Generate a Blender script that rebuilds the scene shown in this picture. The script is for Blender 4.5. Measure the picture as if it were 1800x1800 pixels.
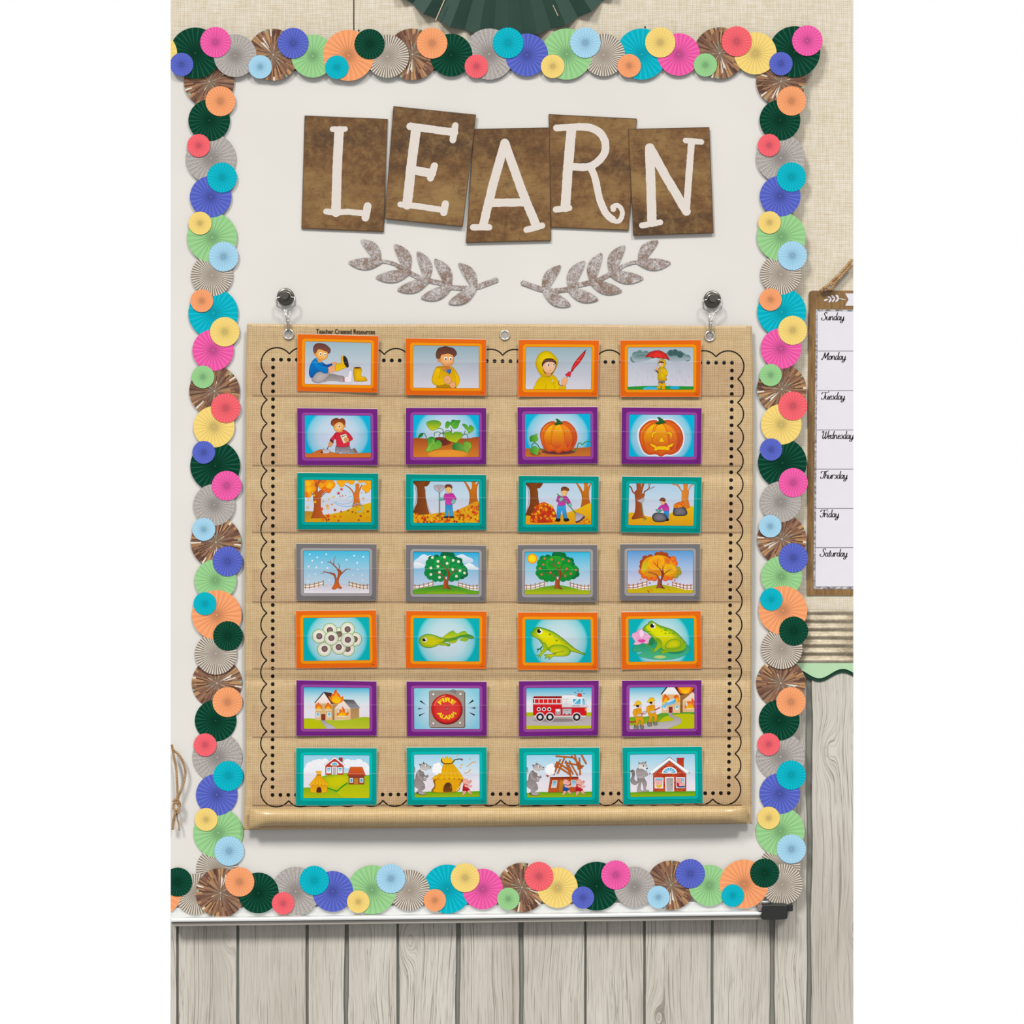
import bpy, bmesh, math, random
from mathutils import Vector
from mathutils.geometry import tessellate_polygon
random.seed(7)
for o in list(bpy.data.objects):
    bpy.data.objects.remove(o, do_unlink=True)
SC = bpy.context.scene
COL = SC.collection

# ------------------------------------------------------------------ camera, light, exposure
CAM_D = 4.0          # camera to whiteboard surface (m)
CAM_Z = 1.60
cd = bpy.data.cameras.new('camera'); cam = bpy.data.objects.new('camera', cd); COL.objects.link(cam)
cam.location = (0, -CAM_D, CAM_Z); cam.rotation_euler = (math.pi/2, 0, 0)
cd.sensor_width = 36; cd.lens = 36*CAM_D/1.8; cd.clip_start = 0.05; cd.clip_end = 50
SC.camera = cam
W = bpy.data.worlds.new('studio_white'); SC.world = W; W.use_nodes = True
W.node_tree.nodes['Background'].inputs[0].default_value = (1, 1, 1, 1)
W.node_tree.nodes['Background'].inputs[1].default_value = 1.0
def strobe(name, direction, strength):
    """distant studio strobe: parallel light with a soft edge"""
    l = bpy.data.lights.new(name, 'SUN'); l.energy = strength; l.angle = math.radians(13); l.color = (1.0, 0.985, 0.955)
    o = bpy.data.objects.new(name, l); COL.objects.link(o); d = Vector(direction); o.location = Vector((0, 0, CAM_Z))-d*4
    o.rotation_euler = d.to_track_quat('-Z', 'Y').to_euler()
strobe('strobe_left', (0.62, 1.0, -1.20), 4.8)
strobe('strobe_right', (-0.55, 1.0, -1.20), 3.7)
SC.view_settings.view_transform = 'Standard'; SC.view_settings.look = 'None'
SC.view_settings.exposure = 0.0; SC.view_settings.gamma = 1.0
SC.view_settings.use_curve_mapping = False
LEVEL = 2.60         # light level on the wall: reflectance = photographed tone / LEVEL

# ------------------------------------------------------------------ helpers
def at(px, py, y=0.0):
    s = (CAM_D+y)/CAM_D/1000.0
    return Vector(((px-900)*s, y, CAM_Z+(900-py)*s))
def lin(c):
    return c/12.92 if c <= 0.04045 else ((c+0.055)/1.055)**2.4
def hexlin(h, k=None):
    h = h.lstrip('#'); k = LEVEL if k is None else k
    return tuple(lin(int(h[i:i+2], 16)/255)/k for i in (0, 2, 4))
def rgba(h, k=None): return hexlin(h, k)+(1.0,)
def lerp(a, b, t): return a+(b-a)*t
def tag(o, label=None, cat=None, group=None, kind=None):
    if label: o['label'] = label
    if cat: o['category'] = cat
    if group: o['group'] = group
    if kind: o['kind'] = kind
    return o
def obj(name, me, mat=None, parent=None):
    o = bpy.data.objects.new(name, me); COL.objects.link(o)
    if mat is not None and me is not None and not me.materials: me.materials.append(mat)
    if parent is not None:
        o.parent = parent
        o.location = -Vector(parent.location) if parent.type == 'EMPTY' else (0, 0, 0)
    return o
def empty(name, loc):
    o = bpy.data.objects.new(name, None); COL.objects.link(o); o.location = loc; o.empty_display_size = 0.02
    return o
def mesh(name, v, f, smooth=False):
    me = bpy.data.meshes.new(name); me.from_pydata([tuple(p) for p in v], [], f); me.update()
    if smooth:
        me.polygons.foreach_set('use_smooth', [True]*len(me.polygons))
    return me
def recalc(me):
    b = bmesh.new(); b.from_mesh(me); bmesh.ops.recalc_face_normals(b, faces=b.faces); b.to_mesh(me); b.free(); return me
def pslab(name, pts, y0, y1, mat, parent=None, bevel=0.0, smooth=False):
    """slab whose front face (depth y0) shows the outline pts (photo px); back at depth y1"""
    n = len(pts); y0f = y0 if callable(y0) else (lambda a, b: y0)
    th = y1 if not callable(y0) else None
    v = [at(x, y, y0f(x, y)) for x, y in pts]
    if callable(y0): v += [p+Vector((0, y1, 0)) for p in v[:n]]
    else: v += [Vector((p.x, y1, p.z)) for p in v[:n]]
    tri = tessellate_polygon([[Vector((p.x, p.z, 0)) for p in v[:n]]])
    f = [tuple(t) for t in tri]+[tuple(i+n for i in reversed(t)) for t in tri]
    f += [(i, (i+1) % n, (i+1) % n+n, i+n) for i in range(n)]
    me = mesh(name, v, f)
    b = bmesh.new(); b.from_mesh(me)
    bmesh.ops.recalc_face_normals(b, faces=b.faces)
    if bevel > 0:
        b.clear(); vs = [b.verts.new(q) for q in v]
        b.faces.new(vs[:n]); b.faces.new(list(reversed(vs[n:])))
        for i in range(n): b.faces.new((vs[i], vs[n+i], vs[n+(i+1) % n], vs[(i+1) % n]))
        bmesh.ops.recalc_face_normals(b, faces=b.faces)
        front = [e for e in b.edges if all(q.co.y < (y0 if not callable(y0) else 1e9)+1e-6 for q in e.verts) and len(e.link_faces) == 2]
        bmesh.ops.bevel(b, geom=front, offset=bevel, segments=2, affect='EDGES', profile=0.5, clamp_overlap=True)
    b.to_mesh(me); b.free()
    if smooth: me.polygons.foreach_set('use_smooth', [True]*len(me.polygons))
    return obj(name, me, mat, parent)
def box_me(name, x0, x1, y0, y1, z0, z1, bevel=0.0):
    v = [(x, y, z) for x in (x0, x1) for y in (y0, y1) for z in (z0, z1)]
    f = [(0, 1, 3, 2), (4, 6, 7, 5), (0, 4, 5, 1), (2, 3, 7, 6), (0, 2, 6, 4), (1, 5, 7, 3)]
    me = mesh(name, v, f); b = bmesh.new(); b.from_mesh(me); bmesh.ops.recalc_face_normals(b, faces=b.faces)
    if bevel: bmesh.ops.bevel(b, geom=list(b.edges), offset=bevel, segments=3, affect='EDGES', profile=0.5)
    b.to_mesh(me); b.free(); return me
def catmull(pts, closed=True, sub=5):
    n = len(pts); out = []
    rng = range(n) if closed else range(n-1)
    for i in rng:
        g = lambda k: pts[k % n] if closed else pts[max(0, min(n-1, k))]
        p0, p1, p2, p3 = g(i-1), g(i), g(i+1), g(i+2)
        for s in range(sub):
            t = s/sub; t2 = t*t; t3 = t2*t
            out.append(tuple(0.5*((2*b)+(-a+c)*t+(2*a-5*b+4*c-d)*t2+(-a+3*b-3*c+d)*t3) for a, b, c, d in zip(p0, p1, p2, p3)))
    if not closed: out.append(tuple(pts[-1]))
    return out
def ribbon(pts, w, closed=False):
    """offset both sides of a 2D polyline; returns left, right lists"""
    n = len(pts); L = []; R = []
    for i in range(n):
        if closed: a, b = pts[i-1], pts[(i+1) % n]
        else: a, b = pts[max(0, i-1)], pts[min(n-1, i+1)]
        dx, dy = b[0]-a[0], b[1]-a[1]; d = math.hypot(dx, dy) or 1
        ww = (w[i] if isinstance(w, (list, tuple)) else w)/2
        L.append((pts[i][0]-dy/d*ww, pts[i][1]+dx/d*ww)); R.append((pts[i][0]+dy/d*ww, pts[i][1]-dx/d*ww))
    return L, R
def tube(v, f, path, r, seg=8, caps=True):
    base = len(v); n = len(path); prev = None
    for i, p in enumerate(path):
        p = Vector(p); a = Vector(path[max(0, i-1)]); b = Vector(path[min(n-1, i+1)])
        t = (b-a).normalized()
        if prev is None:
            u = t.cross(Vector((0, 1, 0)))
            if u.length < 1e-4: u = t.cross(Vector((1, 0, 0)))
        else:
            u = prev-t*prev.dot(t)
        u.normalize(); prev = u; w = t.cross(u)
        rr = r[i] if isinstance(r, (list, tuple)) else r
        for k in range(seg):
            an = 2*math.pi*k/seg
            v.append(p+u*math.cos(an)*rr+w*math.sin(an)*rr)
    for i in range(n-1):
        for k in range(seg):
            f.append((base+i*seg+k, base+i*seg+(k+1) % seg, base+(i+1)*seg+(k+1) % seg, base+(i+1)*seg+k))
    if caps:
        f.append(tuple(base+k for k in reversed(range(seg)))); f.append(tuple(base+(n-1)*seg+k for k in range(seg)))
def rope_me(name, path, r, strands=3, pitch=0.011, seg=7):
    v, f = [], []
    P = [Vector(p) for p in path]; d = [0]
    for a, b in zip(P, P[1:]): d.append(d[-1]+(b-a).length)
    m = max(8, int(d[-1]/0.0012)); samp = []
    for i in range(m+1):
        s = d[-1]*i/m; k = 0
        while k < len(P)-2 and d[k+1] < s: k += 1
        t = (s-d[k])/max(1e-9, d[k+1]-d[k]); samp.append(P[k].lerp(P[k+1], t))
    for st in range(strands):
        path2 = []
        for i, p in enumerate(samp):
            a = samp[max(0, i-1)]; b = samp[min(m, i+1)]; t = (b-a).normalized()
            u = t.cross(Vector((0, 1, 0))).normalized(); w = t.cross(u)
            an = 2*math.pi*(d[-1]*i/m/pitch+st/strands)
            path2.append(p+(u*math.cos(an)+w*math.sin(an))*r*0.52)
        tube(v, f, path2, r*0.56, seg)
    return mesh(name, v, f, True)
def lathe(v, f, c, prof, seg=32):
    """rings around the Y axis: prof = (radius, y offset)"""
    base = len(v)
    for r, y in prof:
        for k in range(seg):
            a = 2*math.pi*k/seg; v.append(Vector((c.x+r*math.cos(a), c.y+y, c.z+r*math.sin(a))))
    for i in range(len(prof)-1):
        for k in range(seg):
            f.append((base+i*seg+k, base+i*seg+(k+1) % seg, base+(i+1)*seg+(k+1) % seg, base+(i+1)*seg+k))

# ------------------------------------------------------------------ node helpers and materials
class NT:
    def __init__(s, m): s.t = m.node_tree; s.n = s.t.nodes; s.l = s.t.links
    def node(s, typ, **kw):
        x = s.n.new(typ)
        for k, v in kw.items(): setattr(x, k, v)
        return x
    def set(s, sock, v):
        if isinstance(v, bpy.types.NodeSocket): s.l.new(v, sock)
        else: sock.default_value = v
    def math(s, op, a, b=0.0, c=None, clamp=False):
        x = s.node('ShaderNodeMath', operation=op, use_clamp=clamp); s.set(x.inputs[0], a); s.set(x.inputs[1], b)
        if c is not None: s.set(x.inputs[2], c)
        return x.outputs[0]
    def mix(s, fac, a, b, blend='MIX'):
        x = s.node('ShaderNodeMix', data_type='RGBA', blend_type=blend); s.set(x.inputs[0], fac); s.set(x.inputs[6], a); s.set(x.inputs[7], b)
        return x.outputs[2]
    def ramp(s, fac, stops, interp='LINEAR'):
        x = s.node('ShaderNodeValToRGB'); x.color_ramp.interpolation = interp; e = x.color_ramp.elements
        while len(e) < len(stops): e.new(0.5)
        for q, (p, c) in zip(e, stops): q.position = p; q.color = c
        s.set(x.inputs[0], fac); return x.outputs[0]
    def smooth(s, x, lo, hi, a=0.0, b=1.0):
        q = s.node('ShaderNodeMapRange', interpolation_type='SMOOTHSTEP'); s.set(q.inputs[0], x)
        q.inputs[1].default_value = lo; q.inputs[2].default_value = hi; q.inputs[3].default_value = a; q.inputs[4].default_value = b
        return q.outputs[0]
    def noise(s, vec, scale, detail=2.0, rough=0.5, dist=0.0, dims='3D'):
        x = s.node('ShaderNodeTexNoise', noise_dimensions=dims); s.set(x.inputs['Vector'], vec); x.inputs['Scale'].default_value = scale
        x.inputs['Detail'].default_value = detail; x.inputs['Roughness'].default_value = rough; x.inputs['Distortion'].default_value = dist
        return x.outputs['Fac']
    def mapping(s, vec, loc=(0, 0, 0), scale=(1, 1, 1), rot=(0, 0, 0)):
        x = s.node('ShaderNodeMapping'); s.set(x.inputs[0], vec); x.inputs[1].default_value = loc; x.inputs[2].default_value = rot; x.inputs[3].default_value = scale
        return x.outputs[0]
    def objco(s): return s.node('ShaderNodeTexCoord').outputs['Object']
    def sep(s, v):
        x = s.node('ShaderNodeSeparateXYZ'); s.set(x.inputs[0], v); return x.outputs
    def comb(s, a, b, c):
        x = s.node('ShaderNodeCombineXYZ'); s.set(x.inputs[0], a); s.set(x.inputs[1], b); s.set(x.inputs[2], c); return x.outputs[0]
def material(name, rough=0.6, spec=0.2, metal=0.0):
    m = bpy.data.materials.new(name); m.use_nodes = True; n = NT(m); p = n.n['Principled BSDF']
    p.inputs['Roughness'].default_value = rough; p.inputs['Specular IOR Level'].default_value = spec; p.inputs['Metallic'].default_value = metal
    return m, n, p
def plain(name, h, rough=0.6, spec=0.2, metal=0.0, vary=0.03):
    m, n, p = material(name, rough, spec, metal)
    f = n.noise(n.objco(), 60, 3); c = rgba(h)
    a = tuple(x*(1-vary) for x in c[:3])+(1,); b = tuple(min(1, x*(1+vary)) for x in c[:3])+(1,)
    n.l.new(n.ramp(f, [(0.3, a), (0.7, b)]), p.inputs['Base Color']); return m
def metal_mat(name, col, rough):
    m, n, p = material(name, rough, 0.5, 1.0)
    f = n.noise(n.objco(), 300, 3)
    n.l.new(n.ramp(f, [(0.3, tuple(x*0.9 for x in col)+(1,)), (0.7, tuple(col)+(1,))]), p.inputs['Base Color']); return m
def weave(name, base, light, pit, period, pitw=0.55, stripes=0.5, rough=0.8, spec=0.05, pitamt=0.85):
    m, n, p = material(name, rough, spec); co = n.objco(); s = n.sep(co)
    wob = n.noise(co, 90, 2); wx = n.math('MULTIPLY', n.math('SUBTRACT', wob, 0.5), period*0.55)
    X = n.math('ADD', s[0], wx); Z = n.math('ADD', s[2], wx)
    hx = n.math('ABSOLUTE', n.math('SINE', n.math('MULTIPLY', X, math.pi/period)))
    hz = n.math('ABSOLUTE', n.math('SINE', n.math('MULTIPLY', Z, math.pi/period)))
    gx = n.smooth(hx, 0.0, pitw, 1, 0); gz = n.smooth(hz, 0.0, pitw, 1, 0)
    pit_m = n.math('MULTIPLY', gx, gz)
    soft = n.math('MULTIPLY', n.math('MAXIMUM', gx, gz), 0.22)
    var = n.noise(n.mapping(co, scale=(1, 1, 1)), 170, 2)
    pit_m = n.math('MULTIPLY', n.math('MAXIMUM', pit_m, soft), n.smooth(var, 0.25, 0.6, 0.62, 1.0))
    th = n.noise(n.mapping(co, scale=(30, 1, 300)), 1.0, 3, 0.6)
    tv = n.noise(n.mapping(co, scale=(300, 1, 25)), 1.0, 3, 0.6)
    t = n.math('MULTIPLY', n.math('ADD', n.math('SUBTRACT', th, 0.5), n.math('SUBTRACT', tv, 0.5)), 2.2*stripes)
    t = n.math('ADD', t, 0.42, clamp=True)
    big = n.noise(co, 9, 2)
    t = n.math('ADD', t, n.math('MULTIPLY', n.math('SUBTRACT', big, 0.5), 0.35), clamp=True)
    c = n.mix(t, rgba(base), rgba(light)); c = n.mix(n.math('MULTIPLY', pit_m, pitamt), c, rgba(pit))
    n.l.new(c, p.inputs['Base Color'])
    bp = n.node('ShaderNodeBump'); bp.inputs['Strength'].default_value = 0.12; bp.inputs['Distance'].default_value = 0.0006
    n.l.new(n.math('SUBTRACT', 1.0, pit_m), bp.inputs['Height']); n.l.new(bp.outputs[0], p.inputs['Normal'])
    return m
M = {}
M['wall_burlap'] = weave('wall_burlap_paper', 'ddcfb2', 'f3ece0', '9a8764', 0.0037, 0.80, 0.8, pitamt=0.72)
M['chart_burlap'] = weave('chart_burlap', 'c6a474', 'e0c79c', '5f4420', 0.0037, 0.85, 0.5, 0.45, 0.18, pitamt=0.82)
M['hem_burlap'] = weave('hem_burlap', 'c4a26c', 'dfc492', '66491f', 0.0037, 0.80, 0.5, 0.30, 0.30, pitamt=0.85)
def whiteboard_mat():
    m, n, p = material('whiteboard_enamel', 0.32, 0.12); f = n.noise(n.objco(), 5, 2)
    n.l.new(n.ramp(f, [(0.3, rgba('e4e0da')), (0.7, rgba('e9e5df'))]), p.inputs['Base Color']); return m
M['board'] = whiteboard_mat()
M['gap'] = plain('dark_groove', '8b8b82', 0.9, 0.05)
def plank_mat():
    m, n, p = material('weathered_plank_paper', 0.75, 0.08)
    info = n.node('ShaderNodeObjectInfo'); r = n.math('MULTIPLY', info.outputs['Random'], 37.0)
    co = n.objco(); s = n.sep(co); v = n.comb(n.math('ADD', s[0], r), r, s[2])
    # cathedral distortion around sparse knots
    vo = n.node('ShaderNodeTexVoronoi', feature='F1'); vo.inputs['Scale'].default_value = 1.0
    n.set(vo.inputs['Vector'], n.mapping(v, scale=(9.5, 1, 3.6))); vo.inputs['Randomness'].default_value = 1.0
    kd = vo.outputs['Distance']
    kn = n.smooth(kd, 0.0, 0.34, 1, 0)
    warp = n.math('ADD', n.math('MULTIPLY', n.noise(n.mapping(v, scale=(7, 1, 2.2)), 1.0, 2), 0.055), n.math('MULTIPLY', n.math('MULTIPLY', kn, kn), 0.030))
    vx = n.math('ADD', n.math('ADD', s[0], r), warp)
    g1 = n.noise(n.comb(n.math('MULTIPLY', vx, 470), r, n.math('MULTIPLY', s[2], 5.0)), 1.0, 3, 0.62)
    g2 = n.noise(n.comb(n.math('MULTIPLY', vx, 900), r, n.math('MULTIPLY', s[2], 16.0)), 1.0, 2, 0.6)
    g3 = n.noise(n.comb(n.math('MULTIPLY', vx, 130), r, n.math('MULTIPLY', s[2], 2.0)), 1.0, 3, 0.55)
    lines = n.smooth(g1, 0.575, 0.655, 0, 0.66); fine = n.smooth(g2, 0.47, 0.68, 0, 0.50)
    cracks = n.smooth(n.math('ABSOLUTE', n.math('SUBTRACT', g3, 0.5)), 0.0, 0.010, 0.62, 0)
    blot = n.noise(n.mapping(v, scale=(10, 1, 2.5)), 1.0, 3)
    base = n.ramp(blot, [(0.3, rgba('c3bcb0')), (0.7, rgba('dcd6cc'))])
    c = n.mix(fine, base, rgba('979084')); c = n.mix(lines, c, rgba('767065'))
    c = n.mix(n.math('MULTIPLY', cracks, n.smooth(blot, 0.35, 0.6)), c, rgba('5f5b50'))
    ring = n.math('ABSOLUTE', n.math('SINE', n.math('MULTIPLY', kd, 120.0)))
    knot = n.math('MULTIPLY', n.smooth(kd, 0.03, 0.10, 1, 0), n.smooth(ring, 0.2, 0.8, 0.65, 0.1))
    c = n.mix(knot, c, rgba('756f63'))
    n.l.new(c, p.inputs['Base Color']); return m
M['plank'] = plank_mat()
def aluminium():
    m, n, p = material('brushed_aluminium', 0.35, 0.5, 0.55)
    f = n.noise(n.mapping(n.objco(), scale=(3, 200, 400)), 1.0, 2)
    n.l.new(n.ramp(f, [(0.3, rgba('c6c7c4', 1.35)), (0.7, rgba('d4d5d3', 1.35))]), p.inputs['Base Color']); return m
M['alu'] = aluminium()
M['black'] = plain('black_plastic', '1c1c1c', 0.4, 0.3)
M['green_dark_paper'] = plain('dark_green_paper', '27463b', 0.6, 0.15, vary=0.06)
M['steel_dark'] = metal_mat('dark_steel', (0.085, 0.080, 0.070), 0.34)
M['steel'] = metal_mat('polished_steel', (0.27, 0.255, 0.235), 0.2)
M['nickel'] = metal_mat('nickel', (0.60, 0.58, 0.55), 0.2)
def jute():
    m, n, p = material('jute_twine', 0.9, 0.05); co = n.objco()
    f = n.noise(co, 700, 3); g = n.noise(co, 60, 2)
    t = n.math('ADD', n.math('MULTIPLY', f, 0.7), n.math('MULTIPLY', g, 0.3))
    n.l.new(n.ramp(t, [(0.32, rgba('80603a')), (0.5, rgba('b8926a')), (0.68, rgba('dcbf95'))]), p.inputs['Base Color']); return m
M['jute'] = jute()
def galvanized():
    m, n, p = material('rusty_galvanized', 0.6, 0.2); co = n.objco()
    vo = n.node('ShaderNodeTexVoronoi', feature='F1'); vo.inputs['Scale'].default_value = 430; n.set(vo.inputs['Vector'], co)
    sp = n.sep(vo.outputs['Color'])
    big = n.noise(co, 48, 4, 0.65); sml = n.noise(co, 420, 2)
    t = n.math('ADD', n.math('MULTIPLY', sp[0], 0.16), n.math('ADD', n.math('MULTIPLY', big, 0.62), n.math('MULTIPLY', sml, 0.30)))
    n.l.new(n.ramp(t, [(0.36, rgba('7d5f4c')), (0.46, rgba('8f7868')), (0.54, rgba('9f9491')), (0.66, rgba('ccc4c0'))]), p.inputs['Base Color']); return m
M['galv'] = galvanized()
def corrugated():
    m, n, p = material('aged_corrugated_tin', 0.5, 0.3); co = n.objco()
    f = n.noise(n.mapping(co, scale=(26, 40, 90)), 1.0, 4, 0.65); g = n.noise(co, 220, 2)
    t = n.math('ADD', n.math('MULTIPLY', f, 0.75), n.math('MULTIPLY', g, 0.25))
    n.l.new(n.ramp(t, [(0.3, rgba('94866e')), (0.48, rgba('c2b297')), (0.68, rgba('e6d8be'))]), p.inputs['Base Color']); return m
M['tin'] = corrugated()
def tile_mat():
    m, n, p = material('stained_wood_tile', 0.45, 0.2); co = n.objco(); s = n.sep(co)
    info = n.node('ShaderNodeObjectInfo'); r = n.math('MULTIPLY', info.outputs['Random'], 11.0)
    v = n.comb(s[0], r, s[2])
    big = n.noise(n.mapping(v, scale=(5, 1, 13)), 1.0, 3, 0.55)
    gr = n.noise(n.mapping(v, scale=(55, 1, 420)), 1.0, 3, 0.6)
    sp = n.noise(n.mapping(v, scale=(130, 1, 170)), 1.0, 2)
    t = n.math('ADD', n.math('MULTIPLY', big, 0.8), n.math('MULTIPLY', gr, 0.2))
    c = n.ramp(t, [(0.34, rgba('4e3419')), (0.5, rgba('704b24')), (0.66, rgba('927040'))])
    mot = n.noise(n.mapping(v, scale=(60, 1, 60)), 1.0, 5, 0.7)
    c = n.mix(n.smooth(mot, 0.42, 0.72, 0, 0.45), c, rgba('a5824c')); c = n.mix(n.smooth(mot, 0.30, 0.46, 0.5, 0), c, rgba('452d15'))
    c = n.mix(n.smooth(sp, 0.66, 0.76, 0, 0.55), c, rgba('4a3118'))
    n.l.new(c, p.inputs['Base Color']); return m
M['tile'] = tile_mat()
M['tile_edge'] = plain('dark_tile_edge', '5b4124', 0.5, 0.2)
M['cream'] = plain('cream_lettering', 'e3d9d0', 0.6, 0.1, vary=0.015)
M['calendar_wood'] = None
def cal_wood():
    m, n, p = material('calendar_wood_print', 0.25, 0.3); co = n.objco()
    gr = n.noise(n.mapping(co, scale=(260, 1, 22)), 1.0, 3, 0.6); big = n.noise(n.mapping(co, scale=(30, 1, 9)), 1.0, 3)
    t = n.math('ADD', n.math('MULTIPLY', gr, 0.5), n.math('MULTIPLY', big, 0.5))
    n.l.new(n.ramp(t, [(0.32, rgba('60421f')), (0.5, rgba('8a673b')), (0.68, rgba('a98451'))]), p.inputs['Base Color']); return m
M['calendar_wood'] = cal_wood()
def cal_metal():
    m, n, p = material('calendar_tin_print', 0.25, 0.3); co = n.objco()
    f = n.noise(co, 190, 3)
    n.l.new(n.ramp(f, [(0.35, rgba('6f6d70')), (0.5, rgba('a5a3a8')), (0.65, rgba('d0ced4'))]), p.inputs['Base Color']); return m
M['calendar_metal'] = cal_metal()
M['paper_white'] = plain('calendar_white', 'e9e5ec', 0.22, 0.3, vary=0.01)
M['ink'] = plain('black_ink', '14110f', 0.6, 0.05)
M['grey_ink'] = plain('grey_ink', '8d898f', 0.6, 0.05)
M['mint'] = plain('mint_paper', 'b9dcb2', 0.6, 0.1, vary=0.015)
M['deep_green'] = plain('deep_green_paper', '12402f', 0.6, 0.1)
M['card_white'] = plain('card_stock', 'f0dccb', 0.6, 0.1)
def print_mat():
    m, n, p = material('card_print', 0.5, 0.03)
    a = n.node('ShaderNodeVertexColor'); a.layer_name = 'ink'
    n.l.new(a.outputs[0], p.inputs['Base Color']); return m
M['print'] = print_mat()
def vinyl():
    m = bpy.data.materials.new('clear_vinyl'); m.use_nodes = True; n = NT(m); n.n.remove(n.n['Principled BSDF'])
    tr = n.node('ShaderNodeBsdfTransparent'); f = n.noise(n.objco(), 30, 2)
    n.l.new(n.ramp(f, [(0.3, (0.955, 0.93, 0.95, 1)), (0.7, (0.985, 0.965, 0.98, 1))]), tr.inputs[0])
    n.l.new(tr.outputs[0], n.n['Material Output'].inputs[0]); return m
M['vinyl'] = vinyl()
M['seam'] = plain('pocket_seam', '977a52', 0.5, 0.2, vary=0.1)
M['vinyl_edge'] = plain('vinyl_edge', 'd9d0d2', 0.3, 0.2, vary=0.04)

# ------------------------------------------------------------------ the setting: wall, wallpaper panels, planks
LX, RX = 300, 1500            # the set as photographed runs between these two sides
WY = 0.014                    # wall face depth
wall = obj('wall_back', box_me('wall_back', at(LX, 0, WY).x, at(RX, 0, WY).x, WY+0.004, WY+0.06, 0.0, 2.9), M['gap'])
tag(wall, kind='structure')
def wall_piece(name, pts, mat, y0=WY, y1=WY+0.004):
    o = pslab(name, pts, y0, y1, mat, wall); return o
wall_piece('burlap_panel', [(LX, -395), (620.9, -395), (620.9, 1076), (LX, 1076)], M['wall_burlap'])
wall_piece('burlap_panel', [(623.0, -395), (RX, -395), (RX, 1076), (623.0, 1076)], M['wall_burlap'])
grooves = [(300, 0), (312, 5), (418, 5), (540, 6), (609, 10), (699.5, 5), (805, 7), (917, 9), (1029, 5), (1133, 4.5), (1252, 5), (1358.5, 10), (1422, 10), (1500, 0)]
rp = random.Random(3)
def wavy(x, amp, side):
    out = []; ph = rp.uniform(0, 6); ph2 = rp.uniform(0, 6)
    for k in range(41):
        y = 1080+k*(2488-1080)/40
        out.append((x+amp*(0.6*math.sin(y*0.008+ph)+0.4*math.sin(y*0.027+ph2))+rp.uniform(-amp, amp)*0.25, y))
    return out
edges = []
for x, w in grooves:
    if w == 0: edges.append(([(x, 1080), (x, 2488)], [(x, 1080), (x, 2488)])); continue
    a = 0.35*w if w > 6 else 0.9
    edges.append((wavy(x-w/2, a*0.6, -1), wavy(x+w/2, a*0.6, 1)))
for i in range(len(edges)-1):
    L = edges[i][1]; R = edges[i+1][0]
    pts = L+list(reversed(R))
    o = wall_piece('plank', pts, M['plank'], WY-0.0005+rp.uniform(-0.0004, 0.0004))

# ------------------------------------------------------------------ whiteboard with its tray
wb = empty('whiteboard', at(840, 1600, 0)); tag(wb, 'large white dry-erase board framed by rosette border strips', 'whiteboard')
def tray_y(px): return 1597-12*(px-300)/1040.0
pslab('board_surface', [(LX, 126), (1389, 122), (1389, tray_y(1389)), (LX, tray_y(300))], 0.0, WY-0.0005, M['board'], wb)
def rail(name, t0, t1, y0, y1, mat, xe=1352, bev=0.0012, x0=LX):
    return pslab(name, [(x0, tray_y(x0)+t0), (xe, tray_y(xe)+t0), (xe, tray_y(xe)+t1), (x0, tray_y(x0)+t1)], y0, y1, mat, wb, bev)
rail('frame_rail', -1, 15.5, -0.0022, 0.0134, M['alu'], 1388, 0.001)
rail('tray_ledge', 15.5, 17.0, -0.0060, 0.0130, M['alu'])
rail('tray_lip', 17.2, 24.5, -0.020, 0.012, M['alu'], bev=0.0028)
M['alu_shaded'] = plain('shaded_channel', 'b3aca2', 0.5, 0.3)  # tray underside: its shade is put into this darker grey
rail('tray_channel', 24.5, 31.5, -0.014, 0.0130, M['alu_shaded'])
# end cap: rounded block with a small tab
def rrect(x0, y0, x1, y1, r, n=6):
    out = []
    for cx, cy, a0 in ((x1-r, y0+r, -90), (x1-r, y1-r, 0), (x0+r, y1-r, 90), (x0+r, y0+r, 180)):
        for k in range(n+1):
            a = math.radians(a0+90*k/n); out.append((cx+r*math.cos(a), cy+r*math.sin(a)))
    return out
cap = [(1341, 1593), (1347, 1590.8), (1380, 1591), (1384, 1594), (1384.6, 1604), (1384.5, 1612), (1380, 1616), (1360, 1616.8), (1342, 1616.6), (1338, 1613), (1339.2, 1604)]
pslab('end_cap', catmull(cap, True, 3), -0.027, 0.012, M['black'], wb, 0.0010)
pslab('end_cap_tab', rrect(1384, 1590, 1394, 1602, 2), -0.012, 0.012, M['black'], wb, 0.001)
M['cap_grey'] = plain('grey_plastic', '857a75', 0.5, 0.3)
pslab('end_cap_tongue', rrect(1332, 1592, 1342, 1602, 3), -0.022, 0.0, M['cap_grey'], wb, 0.001)

# ------------------------------------------------------------------ dark green paper fan at the top
FC = (889, -208); FR = 274.0
fan = empty('paper_fan', at(FC[0], FC[1], WY)); tag(fan, 'large dark green pleated paper fan above the whiteboard', 'paper fan')
v, f = [], []; N = 66; rings = 8
for k in range(N):
    a = 2*math.pi*(k+0.35)/N
    up = (k % 2 == 0)
    for j in range(rings+1):
        r = FR*(0.05+0.95*j/rings)*(1.0 if up else 0.985)
        d = WY-0.0025-(0.0125 if up else 0.0)*(0.15+0.85*j/rings)
        v.append(at(FC[0]+r*math.cos(a), FC[1]+r*math.sin(a), d))
for k in range(N):
    for j in range(rings):
        a = k*(rings+1)+j; b = ((k+1) % N)*(rings+1)+j
        f.append((a, a+1, b+1, b))
fm = recalc(mesh('pleats', v, f)); fo = obj('pleats', fm, M['green_dark_paper'], fan)
so = fo.modifiers.new('paper', 'SOLIDIFY'); so.thickness = 0.0004
v, f = [], []
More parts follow.
